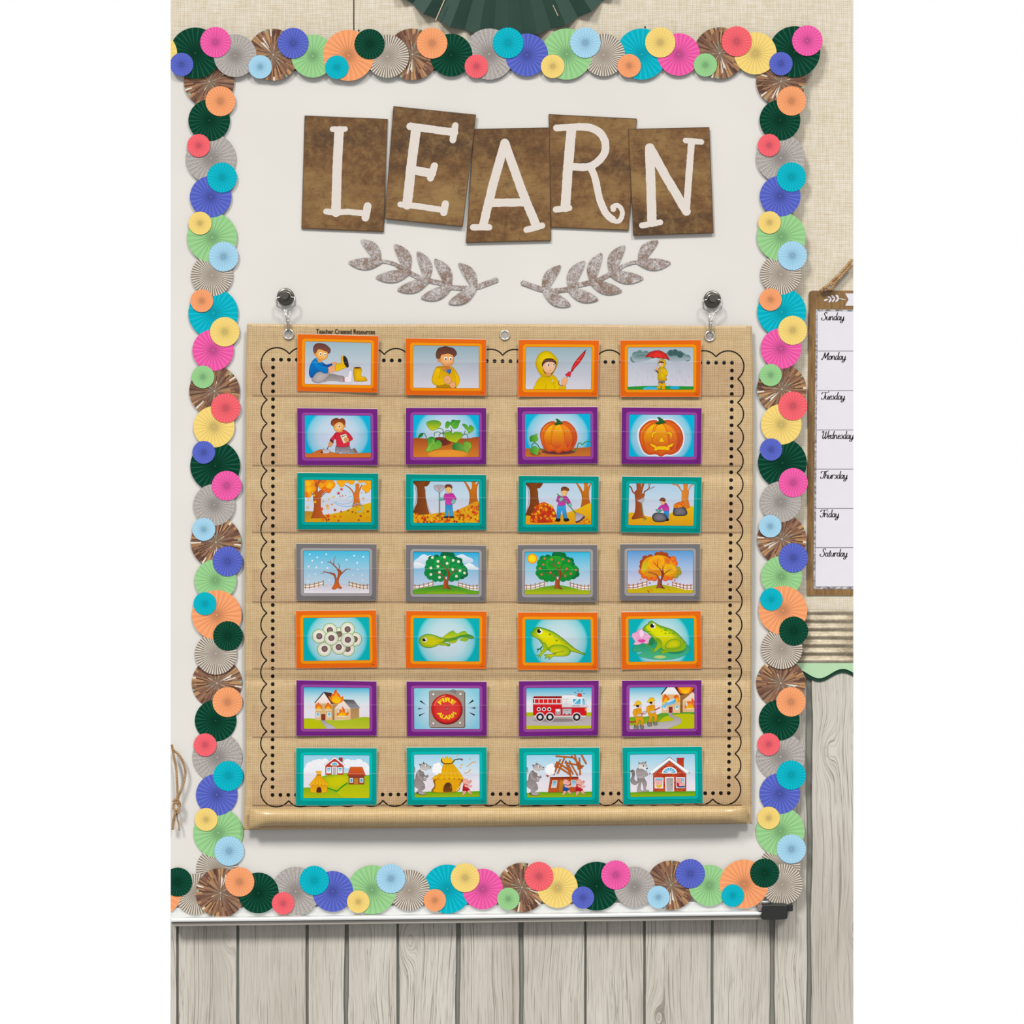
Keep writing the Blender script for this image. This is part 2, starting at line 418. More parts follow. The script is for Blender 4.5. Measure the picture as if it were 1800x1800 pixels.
lathe(v, f, at(FC[0], FC[1], WY-0.019), [(0.0, 0), (0.022, 0.0005), (0.025, 0.003), (0.025, 0.012)], 32)
obj('centre_disc', recalc(mesh('centre_disc', v, f, True)), M['green_dark_paper'], fan)
M['kraft'] = plain('kraft_edge', 'd9bfa0', 0.7, 0.1)
for (a, b, w) in (((782, -2), (765.5, 36), 1.6), ((972, 9), (981, 28), 1.2)):
    Lp, Rp = ribbon([a, b], w)
    pslab('paper_edge', Lp+Rp[::-1], WY-0.0158, WY-0.0152, M['kraft'], fan)
# two tiny nails that hold the top strip
for i, (x, y) in enumerate(((630.5, 53.5), (1134, 47.5))):
    v, f = [], []; lathe(v, f, at(x, y, WY-0.004), [(0.0, 0), (0.0017, 0.0002), (0.0018, 0.001), (0.0006, 0.0012), (0.0006, 0.005)], 12)
    o = obj('nail', recalc(mesh('nail', v, f, True)), M['black'])
    tag(o, ['tiny black nail in the burlap wall above the orange and dark green rosettes', 'tiny black nail in the burlap wall above the teal and yellow rosettes'][i], 'nail')

# ------------------------------------------------------------------ rosette border strips
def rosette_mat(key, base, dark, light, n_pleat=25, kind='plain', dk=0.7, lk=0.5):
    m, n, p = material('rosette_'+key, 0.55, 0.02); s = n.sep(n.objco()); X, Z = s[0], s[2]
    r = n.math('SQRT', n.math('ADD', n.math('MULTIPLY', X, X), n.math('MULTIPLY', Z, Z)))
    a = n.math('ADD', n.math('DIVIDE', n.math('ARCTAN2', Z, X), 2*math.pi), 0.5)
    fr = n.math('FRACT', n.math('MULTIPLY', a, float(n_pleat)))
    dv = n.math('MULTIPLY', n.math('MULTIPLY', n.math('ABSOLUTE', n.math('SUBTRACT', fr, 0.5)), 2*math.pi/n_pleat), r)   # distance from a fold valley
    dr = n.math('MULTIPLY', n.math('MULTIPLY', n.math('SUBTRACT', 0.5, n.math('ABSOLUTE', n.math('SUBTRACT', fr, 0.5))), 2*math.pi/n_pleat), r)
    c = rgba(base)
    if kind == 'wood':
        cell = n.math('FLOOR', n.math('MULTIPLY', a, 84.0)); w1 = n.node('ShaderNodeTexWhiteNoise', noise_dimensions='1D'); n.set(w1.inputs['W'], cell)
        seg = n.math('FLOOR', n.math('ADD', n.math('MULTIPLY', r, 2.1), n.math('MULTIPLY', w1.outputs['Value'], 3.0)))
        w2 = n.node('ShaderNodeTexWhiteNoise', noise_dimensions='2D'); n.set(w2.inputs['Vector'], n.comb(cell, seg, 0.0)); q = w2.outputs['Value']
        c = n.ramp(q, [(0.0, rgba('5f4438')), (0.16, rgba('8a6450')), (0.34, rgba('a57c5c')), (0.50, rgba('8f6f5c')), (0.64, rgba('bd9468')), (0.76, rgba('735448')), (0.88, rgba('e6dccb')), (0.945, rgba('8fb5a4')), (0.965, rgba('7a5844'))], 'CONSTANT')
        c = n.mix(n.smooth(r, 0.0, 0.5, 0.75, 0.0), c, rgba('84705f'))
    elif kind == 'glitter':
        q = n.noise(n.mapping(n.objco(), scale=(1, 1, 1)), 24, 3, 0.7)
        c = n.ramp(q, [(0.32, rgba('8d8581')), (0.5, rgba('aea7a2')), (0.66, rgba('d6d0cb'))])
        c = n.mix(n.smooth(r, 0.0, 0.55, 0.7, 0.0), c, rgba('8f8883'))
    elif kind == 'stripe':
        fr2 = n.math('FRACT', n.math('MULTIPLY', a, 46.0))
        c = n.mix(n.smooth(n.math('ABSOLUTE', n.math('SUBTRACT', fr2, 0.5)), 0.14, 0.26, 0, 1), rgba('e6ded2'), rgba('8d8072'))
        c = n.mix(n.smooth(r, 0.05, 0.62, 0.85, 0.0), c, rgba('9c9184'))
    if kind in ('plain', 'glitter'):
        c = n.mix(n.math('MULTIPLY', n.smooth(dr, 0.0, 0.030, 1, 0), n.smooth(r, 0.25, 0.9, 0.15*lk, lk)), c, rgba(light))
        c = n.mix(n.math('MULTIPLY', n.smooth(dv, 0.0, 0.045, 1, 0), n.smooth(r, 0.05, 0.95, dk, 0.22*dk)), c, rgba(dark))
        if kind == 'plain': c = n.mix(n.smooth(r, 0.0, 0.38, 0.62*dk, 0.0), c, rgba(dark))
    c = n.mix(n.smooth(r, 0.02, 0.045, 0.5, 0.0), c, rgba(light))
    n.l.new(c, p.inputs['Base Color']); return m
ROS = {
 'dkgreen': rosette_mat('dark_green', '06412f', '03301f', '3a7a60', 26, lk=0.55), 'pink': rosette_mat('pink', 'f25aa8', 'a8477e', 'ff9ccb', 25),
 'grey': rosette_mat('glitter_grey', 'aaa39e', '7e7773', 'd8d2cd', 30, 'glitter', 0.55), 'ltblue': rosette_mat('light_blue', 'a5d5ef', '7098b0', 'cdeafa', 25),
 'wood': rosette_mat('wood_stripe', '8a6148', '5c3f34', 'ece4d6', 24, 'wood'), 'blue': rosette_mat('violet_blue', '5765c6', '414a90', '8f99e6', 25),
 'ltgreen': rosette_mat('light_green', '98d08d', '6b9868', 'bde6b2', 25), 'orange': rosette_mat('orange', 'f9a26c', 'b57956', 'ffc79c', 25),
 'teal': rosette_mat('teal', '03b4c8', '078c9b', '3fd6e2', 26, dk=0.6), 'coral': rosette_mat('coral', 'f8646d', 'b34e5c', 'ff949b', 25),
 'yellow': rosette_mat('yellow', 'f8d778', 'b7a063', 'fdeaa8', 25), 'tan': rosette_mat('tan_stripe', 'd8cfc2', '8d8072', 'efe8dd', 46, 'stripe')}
CN = {'dkgreen': 'dark green pleated rosette', 'pink': 'hot pink pleated rosette', 'grey': 'grey glitter rosette', 'ltblue': 'light blue pleated rosette', 'wood': 'brown wood-striped rosette', 'blue': 'violet blue pleated rosette', 'ltgreen': 'light green pleated rosette', 'orange': 'orange pleated rosette', 'teal': 'teal pleated rosette', 'coral': 'coral red pleated rosette', 'yellow': 'yellow pleated rosette', 'tan': 'cream and taupe striped rosette'}
# (distance along the strip, offset across, radius, colour, stacking)
STRIP = [(0, 0, 45.5, 'wood', 0), (34.4, -19.5, 27, 'orange', 3), (68, 1.5, 37.5, 'dkgreen', 1), (112.4, 21.5, 20.7, 'coral', 3.4), (135, 0, 45, 'grey', 0), (168, -19.5, 27, 'teal', 3), (201, 1.5, 37.5, 'blue', 1), (246.5, 21.5, 20.7, 'yellow', 3.4), (271, 0, 45, 'ltgreen', .6), (304, -20, 26.8, 'ltblue', 3), (336, 1.5, 37.5, 'tan', .4), (381, 20.5, 20.6, 'orange', 3.4), (403, 0, 45, 'teal', .2), (435.6, -20, 26.6, 'yellow', 3), (468, 1.5, 37.3, 'pink', 1), (515, 20.5, 20.5, 'ltgreen', 3.4), (540, 0, 45.5, 'wood', 0), (570, -20, 26.6, 'coral', 3), (603, 1.5, 37.2, 'yellow', 1), (648, 20.5, 20.5, 'blue', 3.4), (672, 0, 45, 'dkgreen', 0), (707.5, -20, 26.8, 'pink', 3), (742, 3, 37.6, 'grey', 1), (786, 22.5, 20.7, 'ltblue', 3.4), (809, 1, 45.5, 'wood', 0), (844, -19.5, 27, 'blue', 3), (878.5, 3, 37.8, 'ltgreen', 1), (921, 22.5, 20.7, 'teal', 3.4), (941.5, 1.5, 44.8, 'orange', 1.4), (978.5, -18.5, 26.6, 'dkgreen', 3), (1010, 3, 37.8, 'tan', .8)]
def unit_disc():
    seg = 72; v = [(0, 0, 0)]+[(math.cos(2*math.pi*k/seg), 0, math.sin(2*math.pi*k/seg)) for k in range(seg)]
    v += [(math.cos(2*math.pi*k/seg), 1, math.sin(2*math.pi*k/seg)) for k in range(seg)]
    f = [(0, 1+k, 1+(k+1) % seg) for k in range(seg)]+[(1+k, 1+seg+k, 1+seg+(k+1) % seg, 1+(k+1) % seg) for k in range(seg)]
    return v, f
DV, DF = unit_disc()
DISC = {k: recalc(mesh('rosette', DV, DF)) for k in ROS}
for k in ROS: DISC[k].materials.append(ROS[k])
def clipped_disc(key, xmin):
    """rosette trimmed flush at the strip end (local x >= xmin)"""
    seg = 72; pts = [(math.cos(2*math.pi*k/seg), math.sin(2*math.pi*k/seg)) for k in range(seg)]; out = []
    for i in range(seg):
        a, b = pts[i], pts[(i+1) % seg]
        if a[0] >= xmin: out.append(a)
        if (a[0] >= xmin) != (b[0] >= xmin):
            t = (xmin-a[0])/(b[0]-a[0]); out.append((xmin, a[1]+(b[1]-a[1])*t))
    n = len(out); v = [(x, 0, z) for x, z in out]+[(x, 1, z) for x, z in out]
    f = [tuple(range(n))]+[(i, n+i, n+(i+1) % n, (i+1) % n) for i in range(n)]
    me = recalc(mesh('rosette', v, f)); me.materials.append(ROS[key]); return me
rr = random.Random(11); USED = set()
def strip(label, anchors, side, scale, ybase, lo=-1, hi=2000, extra=()):
    """anchors: (t, px, py) along the strip; side: +1 horizontal (tops up), -1 vertical (tops to the right)"""
    first = anchors[0]; root = empty('border_strip', at(first[1], first[2], ybase)); tag(root, label, 'border trim', 'rosette border strips around the whiteboard')
    items = [q for q in STRIP if lo <= q[0] <= hi]+list(extra)
    for t, d, r, key, lay in items:
        k = 0
        while k < len(anchors)-2 and t > anchors[k+1][0]: k += 1
        a, b = anchors[k], anchors[k+1]; u = (t-a[0])/(b[0]-a[0]); x = lerp(a[1], b[1], u); y = lerp(a[2], b[2], u)
        if side > 0: y += d*scale
        else: x -= d*scale
        dep = ybase-0.0006-lay*0.00042-t*1e-8; R = r*scale
        p = at(x, y, dep)
        if x-R < LX-0.05:
            me = clipped_disc(key, (LX-x)/R); ang = 0
        else: me = DISC[key]; ang = rr.uniform(0, 6.28)
        o = bpy.data.objects.new('rosette', me); COL.objects.link(o); o.parent = root
        o.location = p-Vector(root.location); s = R*(CAM_D+dep)/CAM_D/1000; o.scale = (s, 0.0004, s); o.rotation_euler = (0, ang, 0)
        o['label'] = CN[key]
    return root
HB = -0.0010
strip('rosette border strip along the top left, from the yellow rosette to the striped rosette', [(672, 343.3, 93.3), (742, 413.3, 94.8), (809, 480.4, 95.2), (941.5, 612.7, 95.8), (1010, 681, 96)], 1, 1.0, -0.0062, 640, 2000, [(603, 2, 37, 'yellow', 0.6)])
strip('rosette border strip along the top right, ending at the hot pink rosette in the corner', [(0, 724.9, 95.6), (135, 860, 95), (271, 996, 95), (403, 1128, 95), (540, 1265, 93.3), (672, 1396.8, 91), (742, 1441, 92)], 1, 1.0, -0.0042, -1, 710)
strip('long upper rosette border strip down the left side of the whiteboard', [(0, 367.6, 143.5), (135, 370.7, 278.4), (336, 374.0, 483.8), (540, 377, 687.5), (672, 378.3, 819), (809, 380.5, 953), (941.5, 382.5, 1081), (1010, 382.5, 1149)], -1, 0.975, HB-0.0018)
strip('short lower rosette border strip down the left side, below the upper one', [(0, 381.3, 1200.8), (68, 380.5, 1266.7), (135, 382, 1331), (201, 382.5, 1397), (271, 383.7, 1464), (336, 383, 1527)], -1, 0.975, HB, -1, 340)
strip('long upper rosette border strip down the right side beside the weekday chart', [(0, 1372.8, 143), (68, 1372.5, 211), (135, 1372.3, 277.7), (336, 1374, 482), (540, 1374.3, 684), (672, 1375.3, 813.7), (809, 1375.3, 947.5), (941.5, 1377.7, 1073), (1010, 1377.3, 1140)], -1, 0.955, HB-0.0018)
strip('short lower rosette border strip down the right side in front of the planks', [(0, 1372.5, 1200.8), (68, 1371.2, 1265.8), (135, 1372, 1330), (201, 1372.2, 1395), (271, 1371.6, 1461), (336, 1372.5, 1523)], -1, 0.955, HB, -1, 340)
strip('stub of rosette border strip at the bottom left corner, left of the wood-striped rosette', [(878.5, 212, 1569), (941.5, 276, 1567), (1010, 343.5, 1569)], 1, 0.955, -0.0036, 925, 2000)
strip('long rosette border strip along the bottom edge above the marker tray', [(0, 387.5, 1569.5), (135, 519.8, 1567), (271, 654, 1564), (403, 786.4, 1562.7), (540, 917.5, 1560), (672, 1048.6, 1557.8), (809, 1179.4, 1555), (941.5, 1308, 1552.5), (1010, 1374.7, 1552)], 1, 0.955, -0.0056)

# ------------------------------------------------------------------ LEARN tiles
def wob(pts, seed, amp):
    r = random.Random(seed); return [(x+r.uniform(-amp, amp), y+r.uniform(-amp, amp)) for x, y in pts]
def stroke_mesh(strokes, dep, th, seed=1, amp=0.35, clip=None):
    v, f = [], []
    for si, (pts, w) in enumerate(strokes):
        # resample
        d = [];
        for a, b in zip(pts, pts[1:]):
            k = max(1, int(math.hypot(b[0]-a[0], b[1]-a[1])/4.0))
            d += [(lerp(a[0], b[0], i/k), lerp(a[1], b[1], i/k)) for i in range(k)]
        d.append(pts[-1]); L, R = ribbon(d, w); L = wob(L, seed+si, amp); R = wob(R, seed+si+50, amp)
        def capf(c, a0):
            return [(c[0]+w/2*math.cos(a0+math.pi*k/8), c[1]+w/2*math.sin(a0+math.pi*k/8)) for k in range(1, 8)]
        ang0 = math.atan2(d[1][1]-d[0][1], d[1][0]-d[0][0]); ang1 = math.atan2(d[-1][1]-d[-2][1], d[-1][0]-d[-2][0])
        quads = []
        b0 = len(v)
        for k in range(len(d)):
            v.append(at(L[k][0], L[k][1], dep-si*2e-6)); v.append(at(R[k][0], R[k][1], dep-si*2e-6))
            if k: f.append((b0+2*k-2, b0+2*k-1, b0+2*k+1, b0+2*k))
        for c, a0, le, re in ((d[0], ang0+math.pi/2, L[0], R[0]), (d[-1], ang1-math.pi/2, R[-1], L[-1])):
            ring = [le]+capf(c, a0)+[re]; b1 = len(v)
            for q in ring: v.append(at(q[0], q[1], dep-si*2e-6))
            f.append(tuple(range(b1, b1+len(ring))))
    return v, f
def zz(ox, oy, k, s): return [(ox+float(a.split(',')[0])/k, oy+float(a.split(',')[1])/k) for a in s.split()]
def Z1(s): return zz(290, 0, 4.5, s)
def Z2(s): return zz(690, 0, 4.5, s)
def Z3(s): return zz(1090, 0, 4.2857, s)
cv = lambda p, k=5: [tuple(q) for q in catmull(p, False, k)]
LETTERS = {
 'L': [(Z1('1378,1035 1368,1200 1360,1400 1352,1680'), 16.5), (Z1('1325,1022 1425,1020'), 9.6), (Z1('1275,1674 1340,1680 1450,1675 1585,1690'), 10.5), (Z1('1603,1630 1585,1722'), 13.5)],
 'E': [(Z2('185,1030 150,1300 115,1620'), 17), (Z2('140,1000 230,1012 360,1030 490,1047'), 13.5), (Z2('497,993 477,1108'), 11.5), (Z2('165,1345 310,1372'), 15.5), (Z2('332,1312 300,1408'), 12.5), (Z2('62,1617 230,1635 400,1662'), 10.5), (Z2('418,1612 405,1682'), 12.5)],
 'A': [(Z2('888,1132 800,1440 717,1780'), 15.5), (Z2('888,1132 1020,1500 1135,1780'), 15.5), (Z2('790,1605 1045,1600'), 14.5), ([(831.5, 399.5), (860, 399.5)], 11), ([(925.5, 404), (953, 396.5)], 11)],
 'R': [(Z2('1415,1020 1390,1300 1367,1640'), 17), (Z2('1297,1012 1480,1003'), 12), (cv(Z2('1470,1003 1560,1010 1640,1050 1683,1130 1672,1220 1610,1290 1530,1322 1415,1318')), 13.5), (cv(Z2('1560,1315 1600,1400 1640,1580 1690,1690 1740,1735')), 12.5), (cv([(1076, 385), (1082, 389), (1088.5, 388), (1093, 381), (1093.5, 371), (1088.5, 362.5), (1081, 361.5), (1077.5, 366.5)], 8), 8.4), ([(1077.5, 364), (1078, 368)], 9.5), (Z2('1292,1658 1398,1645'), 11)],
 'N': [(Z3('222,1115 232,1400 240,1675'), 16.5), (Z3('225,1112 350,1340 500,1592'), 15.5), (Z3('538,1065 520,1300 502,1560'), 12), (Z3('494,1058 612,1070'), 10), (Z3('165,1698 302,1675'), 10.5)]}
TILES = {'L': ([(535.5, 203), (681.5, 209), (674.5, 408), (530, 402)], -0.0030), 'E': ([(691.5, 186.5), (837, 201.5), (813.5, 399), (676, 385)], -0.0062), 'A': ([(833, 226.5), (966, 224), (968.5, 423.5), (819, 427)], -0.0040), 'R': ([(964.5, 200.5), (1119.5, 208.5), (1105, 405.5), (968.5, 400)], -0.0030), 'N': ([(1104.5, 226.5), (1247, 223.5), (1254.5, 410), (1113, 414.5)], -0.0055)}
for ch, (q, dep) in TILES.items():
    root = empty('letter_tile', at(sum(p[0] for p in q)/4, max(p[1] for p in q), dep)); tag(root, 'brown wood-stained tile with the cream letter %s' % ch, 'letter tile', 'brown letter tiles on the whiteboard')
    o = pslab('tile_body', q, dep, dep+0.0022, M['tile_edge'], root)
    cx = sum(p[0] for p in q)/4; cy = sum(p[1] for p in q)/4
    ins = [(x+(1.1 if x < cx else -1.1), y+(1.3 if y < cy else -1.6)) for x, y in q]
    pslab('tile_face', ins, dep-0.0003, dep, M['tile'], root)
    v, f = stroke_mesh(LETTERS[ch], dep-0.0004, 0, ord(ch))
    obj('letter', mesh('letter', v, f), M['cream'], root)

# ------------------------------------------------------------------ metal leaf sprigs
ST = [(500, 388), (560, 392), (640, 415), (720, 465), (790, 505), (900, 560), (980, 580), (1100, 605), (1200, 645), (1300, 655), (1400, 655), (1480, 635), (1560, 605), (1640, 575)]
LV = [((310, 178), (490, 395), 58, 1), ((640, 222), (772, 490), 62, 1), ((866, 293), (962, 575), 60, 1), ((1036, 368), (1180, 645), 60, 1), ((1274, 408), (1435, 655), 56, 1), ((185, 402), (510, 388), 57, -1), ((455, 550), (790, 490), 58, -1), ((668, 672), (975, 572), 58, -1), ((902, 752), (1195, 638), 58, -1), ((1175, 805), (1435, 655), 58, -1)]
def sprig(mirror, label):
    def T(p):
        if not mirror: return (580+p[0]/5.625, 390+p[1]/5.625)
        return (900+(1752-p[0])/5.625, 390+(p[1]+0.018*p[0])/5.625)
    root = empty('leaf_sprig', at(*T((900, 800)), -0.002)); tag(root, label, 'leaf sprig', 'metal leaf sprigs under the letters')
    L, R = ribbon(ST, [34]*3+[46]*8+[52]*3)
    end = [(1640+27*math.cos(a), 575+27*math.sin(a)) for a in [math.radians(g) for g in (50, 20, -20, -60, -100)]]
    pts = [T(p) for p in L]+[T(p) for p in end]+[T(p) for p in reversed(R)]
    pslab('stem', pts, -0.0014, -0.0004, M['galv'], root)
    for i, (tip, base, hw, bend) in enumerate(LV):
        dx, dy = base[0]-tip[0], base[1]-tip[1]; d = math.hypot(dx, dy); ux, uy = dx/d, dy/d; nx, ny = -uy, ux
        prof = [(0.0, 0.10), (0.03, 0.22), (0.12, 0.52), (0.28, 0.84), (0.45, 1.0), (0.62, 0.98), (0.78, 0.80), (0.92, 0.52), (1.0, 0.36)]
        A, B = [], []
        for t, w in prof:
            off = -bend*hw*0.55*math.sin(math.pi*t)*(1 if bend > 0 else 0.6)
            cx = tip[0]+dx*t+nx*off; cy = tip[1]+dy*t+ny*off
            A.append((cx+nx*hw*w, cy+ny*hw*w)); B.append((cx-nx*hw*w, cy-ny*hw*w))
        pts = catmull(A, False, 3)+list(reversed(catmull(B, False, 3)))
        pslab('leaf', [T(p) for p in pts], -0.0018-0.00005*i, -0.0004, M['galv'], root)
sprig(False, 'rust-speckled metal leaf sprig under the letters L and E')
sprig(True, 'rust-speckled metal leaf sprig under the letters R and N')

# ------------------------------------------------------------------ stroke lettering used for flat print
def text_mesh(body, bold=0.0, cache={}):
    """outline of a word in the built-in font, as 2D verts (x right, y up, cap height about 0.7) and triangles"""
    key = (body, bold)
    if key in cache: return cache[key]
    cu = bpy.data.curves.new('word', 'FONT'); cu.body = body; cu.offset = bold; o = bpy.data.objects.new('word', cu); COL.objects.link(o)
    me = bpy.data.meshes.new_from_object(o.evaluated_get(bpy.context.evaluated_depsgraph_get()))
    V = [(p.co.x, p.co.y) for p in me.vertices]; F = [tuple(p.vertices) for p in me.polygons]
    bpy.data.objects.remove(o, do_unlink=True); bpy.data.curves.remove(cu); bpy.data.meshes.remove(me)
    cache[key] = (V, F); return V, F

# ------------------------------------------------------------------ burlap pocket chart
pc = empty('pocket_chart', at(878, 1455, -0.012)); tag(pc, 'tan burlap pocket chart with clear pockets hanging on two hooks', 'pocket chart')
SEAM = [697.5, 820, 937.5, 1060, 1177.5, 1297.5, 1417.5]; TOPS = [636, 759, 876.5, 1001, 1119.5, 1239, 1359]
def gauss(x, c, s): return math.exp(-((x-c)/s)**2)
def surf(px, py):
    d = -0.0115
    for s in SEAM: d += 0.0011*gauss(py, s+1, 9)-0.0009*gauss(py, s-55, 34)
    d += 0.0026*gauss(py, 836, 9)*(0.3+0.7*gauss(px, 1250, 260))-0.0012*gauss(py, 818, 9)*(0.4+0.6*gauss(px, 1250, 260))
    d += 0.0030*gauss(py, 1194, 8)-0.0016*gauss(py, 1178, 9)
    d += 0.0008*math.sin(px*0.013+py*0.006)+0.0005*math.sin(px*0.031-py*0.011+1)
    d += 0.0006*math.sin(py*0.05+px*0.004)
    return d-0.0015*max(0, (py-1300)/120.0)
LE = [(569, 434), (640, 432.5), (760, 431.5), (900, 431), (1060, 430), (1180, 430), (1230, 431.5), (1300, 431.5), (1380, 430.5), (1462, 428)]
RE = [(572, 1321.5), (640, 1324), (760, 1324.5), (900, 1323), (980, 1321.5), (1130, 1321.5), (1280, 1320.5), (1400, 1321), (1450, 1322.5)]
def pw(tab, y):
    for a, b in zip(tab, tab[1:]):
        if y <= b[0]: return lerp(a[1], b[1], max(0, (y-a[0])/(b[0]-a[0])))
    return tab[-1][1]
v, f = [], []; NXg, NYg = 110, 170
for j in range(NYg+1):
    for i in range(NXg+1):
        u = i/NXg; t = j/NYg
        top = 569+3*u+1.0*math.sin(u*9); bot = 1459-11*u
        py = lerp(top, bot, t); px = lerp(pw(LE, py), pw(RE, py), u)
        v.append(at(px, py, surf(px, py)))
for j in range(NYg):
    for i in range(NXg):
        a = j*(NXg+1)+i; f.append((a, a+1, a+NXg+2, a+NXg+1))
fab = obj('fabric_panel', recalc(mesh('fabric_panel', v, f, True)), M['chart_burlap'], pc)
sm = fab.modifiers.new('cloth', 'SOLIDIFY'); sm.thickness = 0.0008; sm.offset = 1.0
# stitched side hems and top hem: narrow raised bands
def band(name, fn, w0, w1, n, mat, lift=0.0007):
    """fn(t) -> two px points across; strip lying on the cloth"""
    v, f = [], []
    for k in range(n+1):
        a, b = fn(k/n)
        for s in range(4):
            q = (lerp(a[0], b[0], s/3), lerp(a[1], b[1], s/3)); l = lift*(1.0 if s in (1, 2) else 0.15)
            v.append(at(q[0], q[1], surf(*q)-0.00025-l))
    for k in range(n):
        for s in range(3): f.append((4*k+s, 4*k+s+1, 4*k+s+5, 4*k+s+4))
    return obj(name, recalc(mesh(name, v, f, True)), mat, pc)
band('side_hem', lambda t: ((pw(LE, lerp(571, 1459, t))+0.3, lerp(571, 1459, t)), (pw(LE, lerp(571, 1459, t))+12.5, lerp(571, 1458, t))), 0, 0, 120, M['chart_burlap'])
band('side_hem', lambda t: ((pw(RE, lerp(573, 1449, t))-13, lerp(573, 1449, t)), (pw(RE, lerp(573, 1449, t))-0.3, lerp(573, 1448, t))), 0, 0, 120, M['chart_burlap'])
band('top_hem', lambda t: ((lerp(447, 1308, t), 570.5+3*t), (lerp(447, 1308, t), 600+3*t)), 0, 0, 110, M['chart_burlap'], 0.0009)
# bottom roll: a stuffed tube with flattened ends
v, f = [], []; NR = 70; SG = 20
for i in range(NR+1):
    u = i/NR; px = lerp(438, 1313, u); fl = min(1.0, min(u, 1-u)/0.035); fl = fl*fl*(3-2*fl)
    top = lerp(1421.5, 1416.5, u); bot = lerp(1456.5, 1446.0, u)-4.5*fl*gauss(u, 0.0, 0.25)+2.0*(1-fl)
    cy = (top+bot)/2; hh = (bot-top)/2; dep = lerp(0.004, 0.0160, fl)
    for k in range(SG):
        a = 2*math.pi*k/SG; y = -0.0245-dep*math.cos(a)*(1+0.03*math.sin(u*40))
        v.append(at(px, cy-hh*math.sin(a)*1.0, y))
for i in range(NR):
    for k in range(SG): f.append((i*SG+k, i*SG+(k+1) % SG, (i+1)*SG+(k+1) % SG, (i+1)*SG+k))
f.append(tuple(range(SG))); f.append(tuple(NR*SG+k for k in range(SG)))
obj('bottom_roll', recalc(mesh('bottom_roll', v, f, True)), M['hem_burlap'], pc)
# printed scalloped line and dots
CORN = [(480, 632), (1286.7, 637.5), (1281, 1394), (479, 1397.3)]
PWid, PHei = 806.0, 765.0
def bil(x, y):
    u, w = x/PWid, y/PHei
    t = [lerp(CORN[0][k], CORN[1][k], u) for k in (0, 1)]; b = [lerp(CORN[3][k], CORN[2][k], u) for k in (0, 1)]
    return (lerp(t[0], b[0], w), lerp(t[1], b[1], w))
v, f = [], []
def lay(pts, lift=0.0012):
    b = len(v)
    for q in pts: v.append(at(q[0], q[1], surf(*q)-lift))
    return b
def dot(x, y, r):
    c = bil(x, y); b = lay([c]+[(c[0]+r*math.cos(k*math.pi/7), c[1]+r*math.sin(k*math.pi/7)) for k in range(14)])
    for k in range(14): f.append((b, b+1+k, b+1+(k+1) % 14))
nx, ny = 58, 55
for i in range(nx+1): dot(PWid*i/nx, 0, 3.35); dot(PWid*i/nx, PHei, 3.35)
for j in range(1, ny): dot(0, PHei*j/ny, 3.35); dot(PWid, PHei*j/ny, 3.35)
def inkline(pts, w):
    L, R = ribbon(pts, w); b = lay([q for p in zip(L, R) for q in p])
    for k in range(len(pts)-1): f.append((b+2*k, b+2*k+1, b+2*k+3, b+2*k+2))
def arc_between(p, q, sag, out, n=14):
    mx, my = (p[0]+q[0])/2, (p[1]+q[1])/2; h = math.hypot(q[0]-p[0], q[1]-p[1])/2
    R = (h*h+sag*sag)/(2*sag); cx, cy = mx-out[0]*(R-sag), my-out[1]*(R-sag)
    a0 = math.atan2(p[1]-cy, p[0]-cx); a1 = math.atan2(q[1]-cy, q[0]-cx); mid = math.atan2(out[1], out[0])
    def un(a):
        while a-mid > math.pi: a -= 2*math.pi
        while a-mid < -math.pi: a += 2*math.pi
        return a
    a0, a1 = un(a0), un(a1)
    return [(cx+R*math.cos(lerp(a0, a1, k/n)), cy+R*math.sin(lerp(a0, a1, k/n))) for k in range(n+1)]
def mp(pts): return [bil(*q) for q in pts]
OFF = 10.2
topc = [(28.8+(PWid-57)*k/18.0, -OFF) for k in range(19)]; botc = [(x, PHei+OFF) for x, y in topc]
lefc = [(-OFF, 29+(PHei-57.5)*k/17.0) for k in range(18)]; rigc = [(PWid+OFF, y) for x, y in lefc]
for a, b in zip(topc, topc[1:]): inkline(mp(arc_between(a, b, 10.8, (0, -1))), 2.1)
for a, b in zip(botc, botc[1:]): inkline(mp(arc_between(a, b, 10.8, (0, 1))), 2.1)
for a, b in zip(lefc, lefc[1:]): inkline(mp(arc_between(a, b, 10.8, (-1, 0))), 2.1)
for a, b in zip(rigc, rigc[1:]): inkline(mp(arc_between(a, b, 10.8, (1, 0))), 2.1)
def corner(p, q, c, r, n=26):
    a0 = math.atan2(p[1]-c[1], p[0]-c[0]); a1 = math.atan2(q[1]-c[1], q[0]-c[0])
    mid = math.atan2((0 if c[1] < PHei/2 else PHei)-PHei/2, (0 if c[0] < PWid/2 else PWid)-PWid/2)
    while a0-mid > math.pi: a0 -= 2*math.pi
    while a0-mid < -math.pi: a0 += 2*math.pi
    while a1-mid > math.pi: a1 -= 2*math.pi
    while a1-mid < -math.pi: a1 += 2*math.pi
    pts = [(c[0]+r*math.cos(lerp(a0, a1, k/n)), c[1]+r*math.sin(lerp(a0, a1, k/n))) for k in range(n+1)]
    pts[0] = p; pts[-1] = q; inkline(mp(pts), 2.1)
cr = 27.5
corner(lefc[0], topc[0], (6.5, 6.5), cr); corner(topc[-1], rigc[0], (PWid-6.5, 6.5), cr)
corner(rigc[-1], botc[-1], (PWid-6.5, PHei-6.5), cr); corner(botc[0], lefc[-1], (6.5, PHei-6.5), cr)
tag(obj('printed_border', mesh('printed_border', v, f), M['ink'], pc), 'black scalloped line with dots')
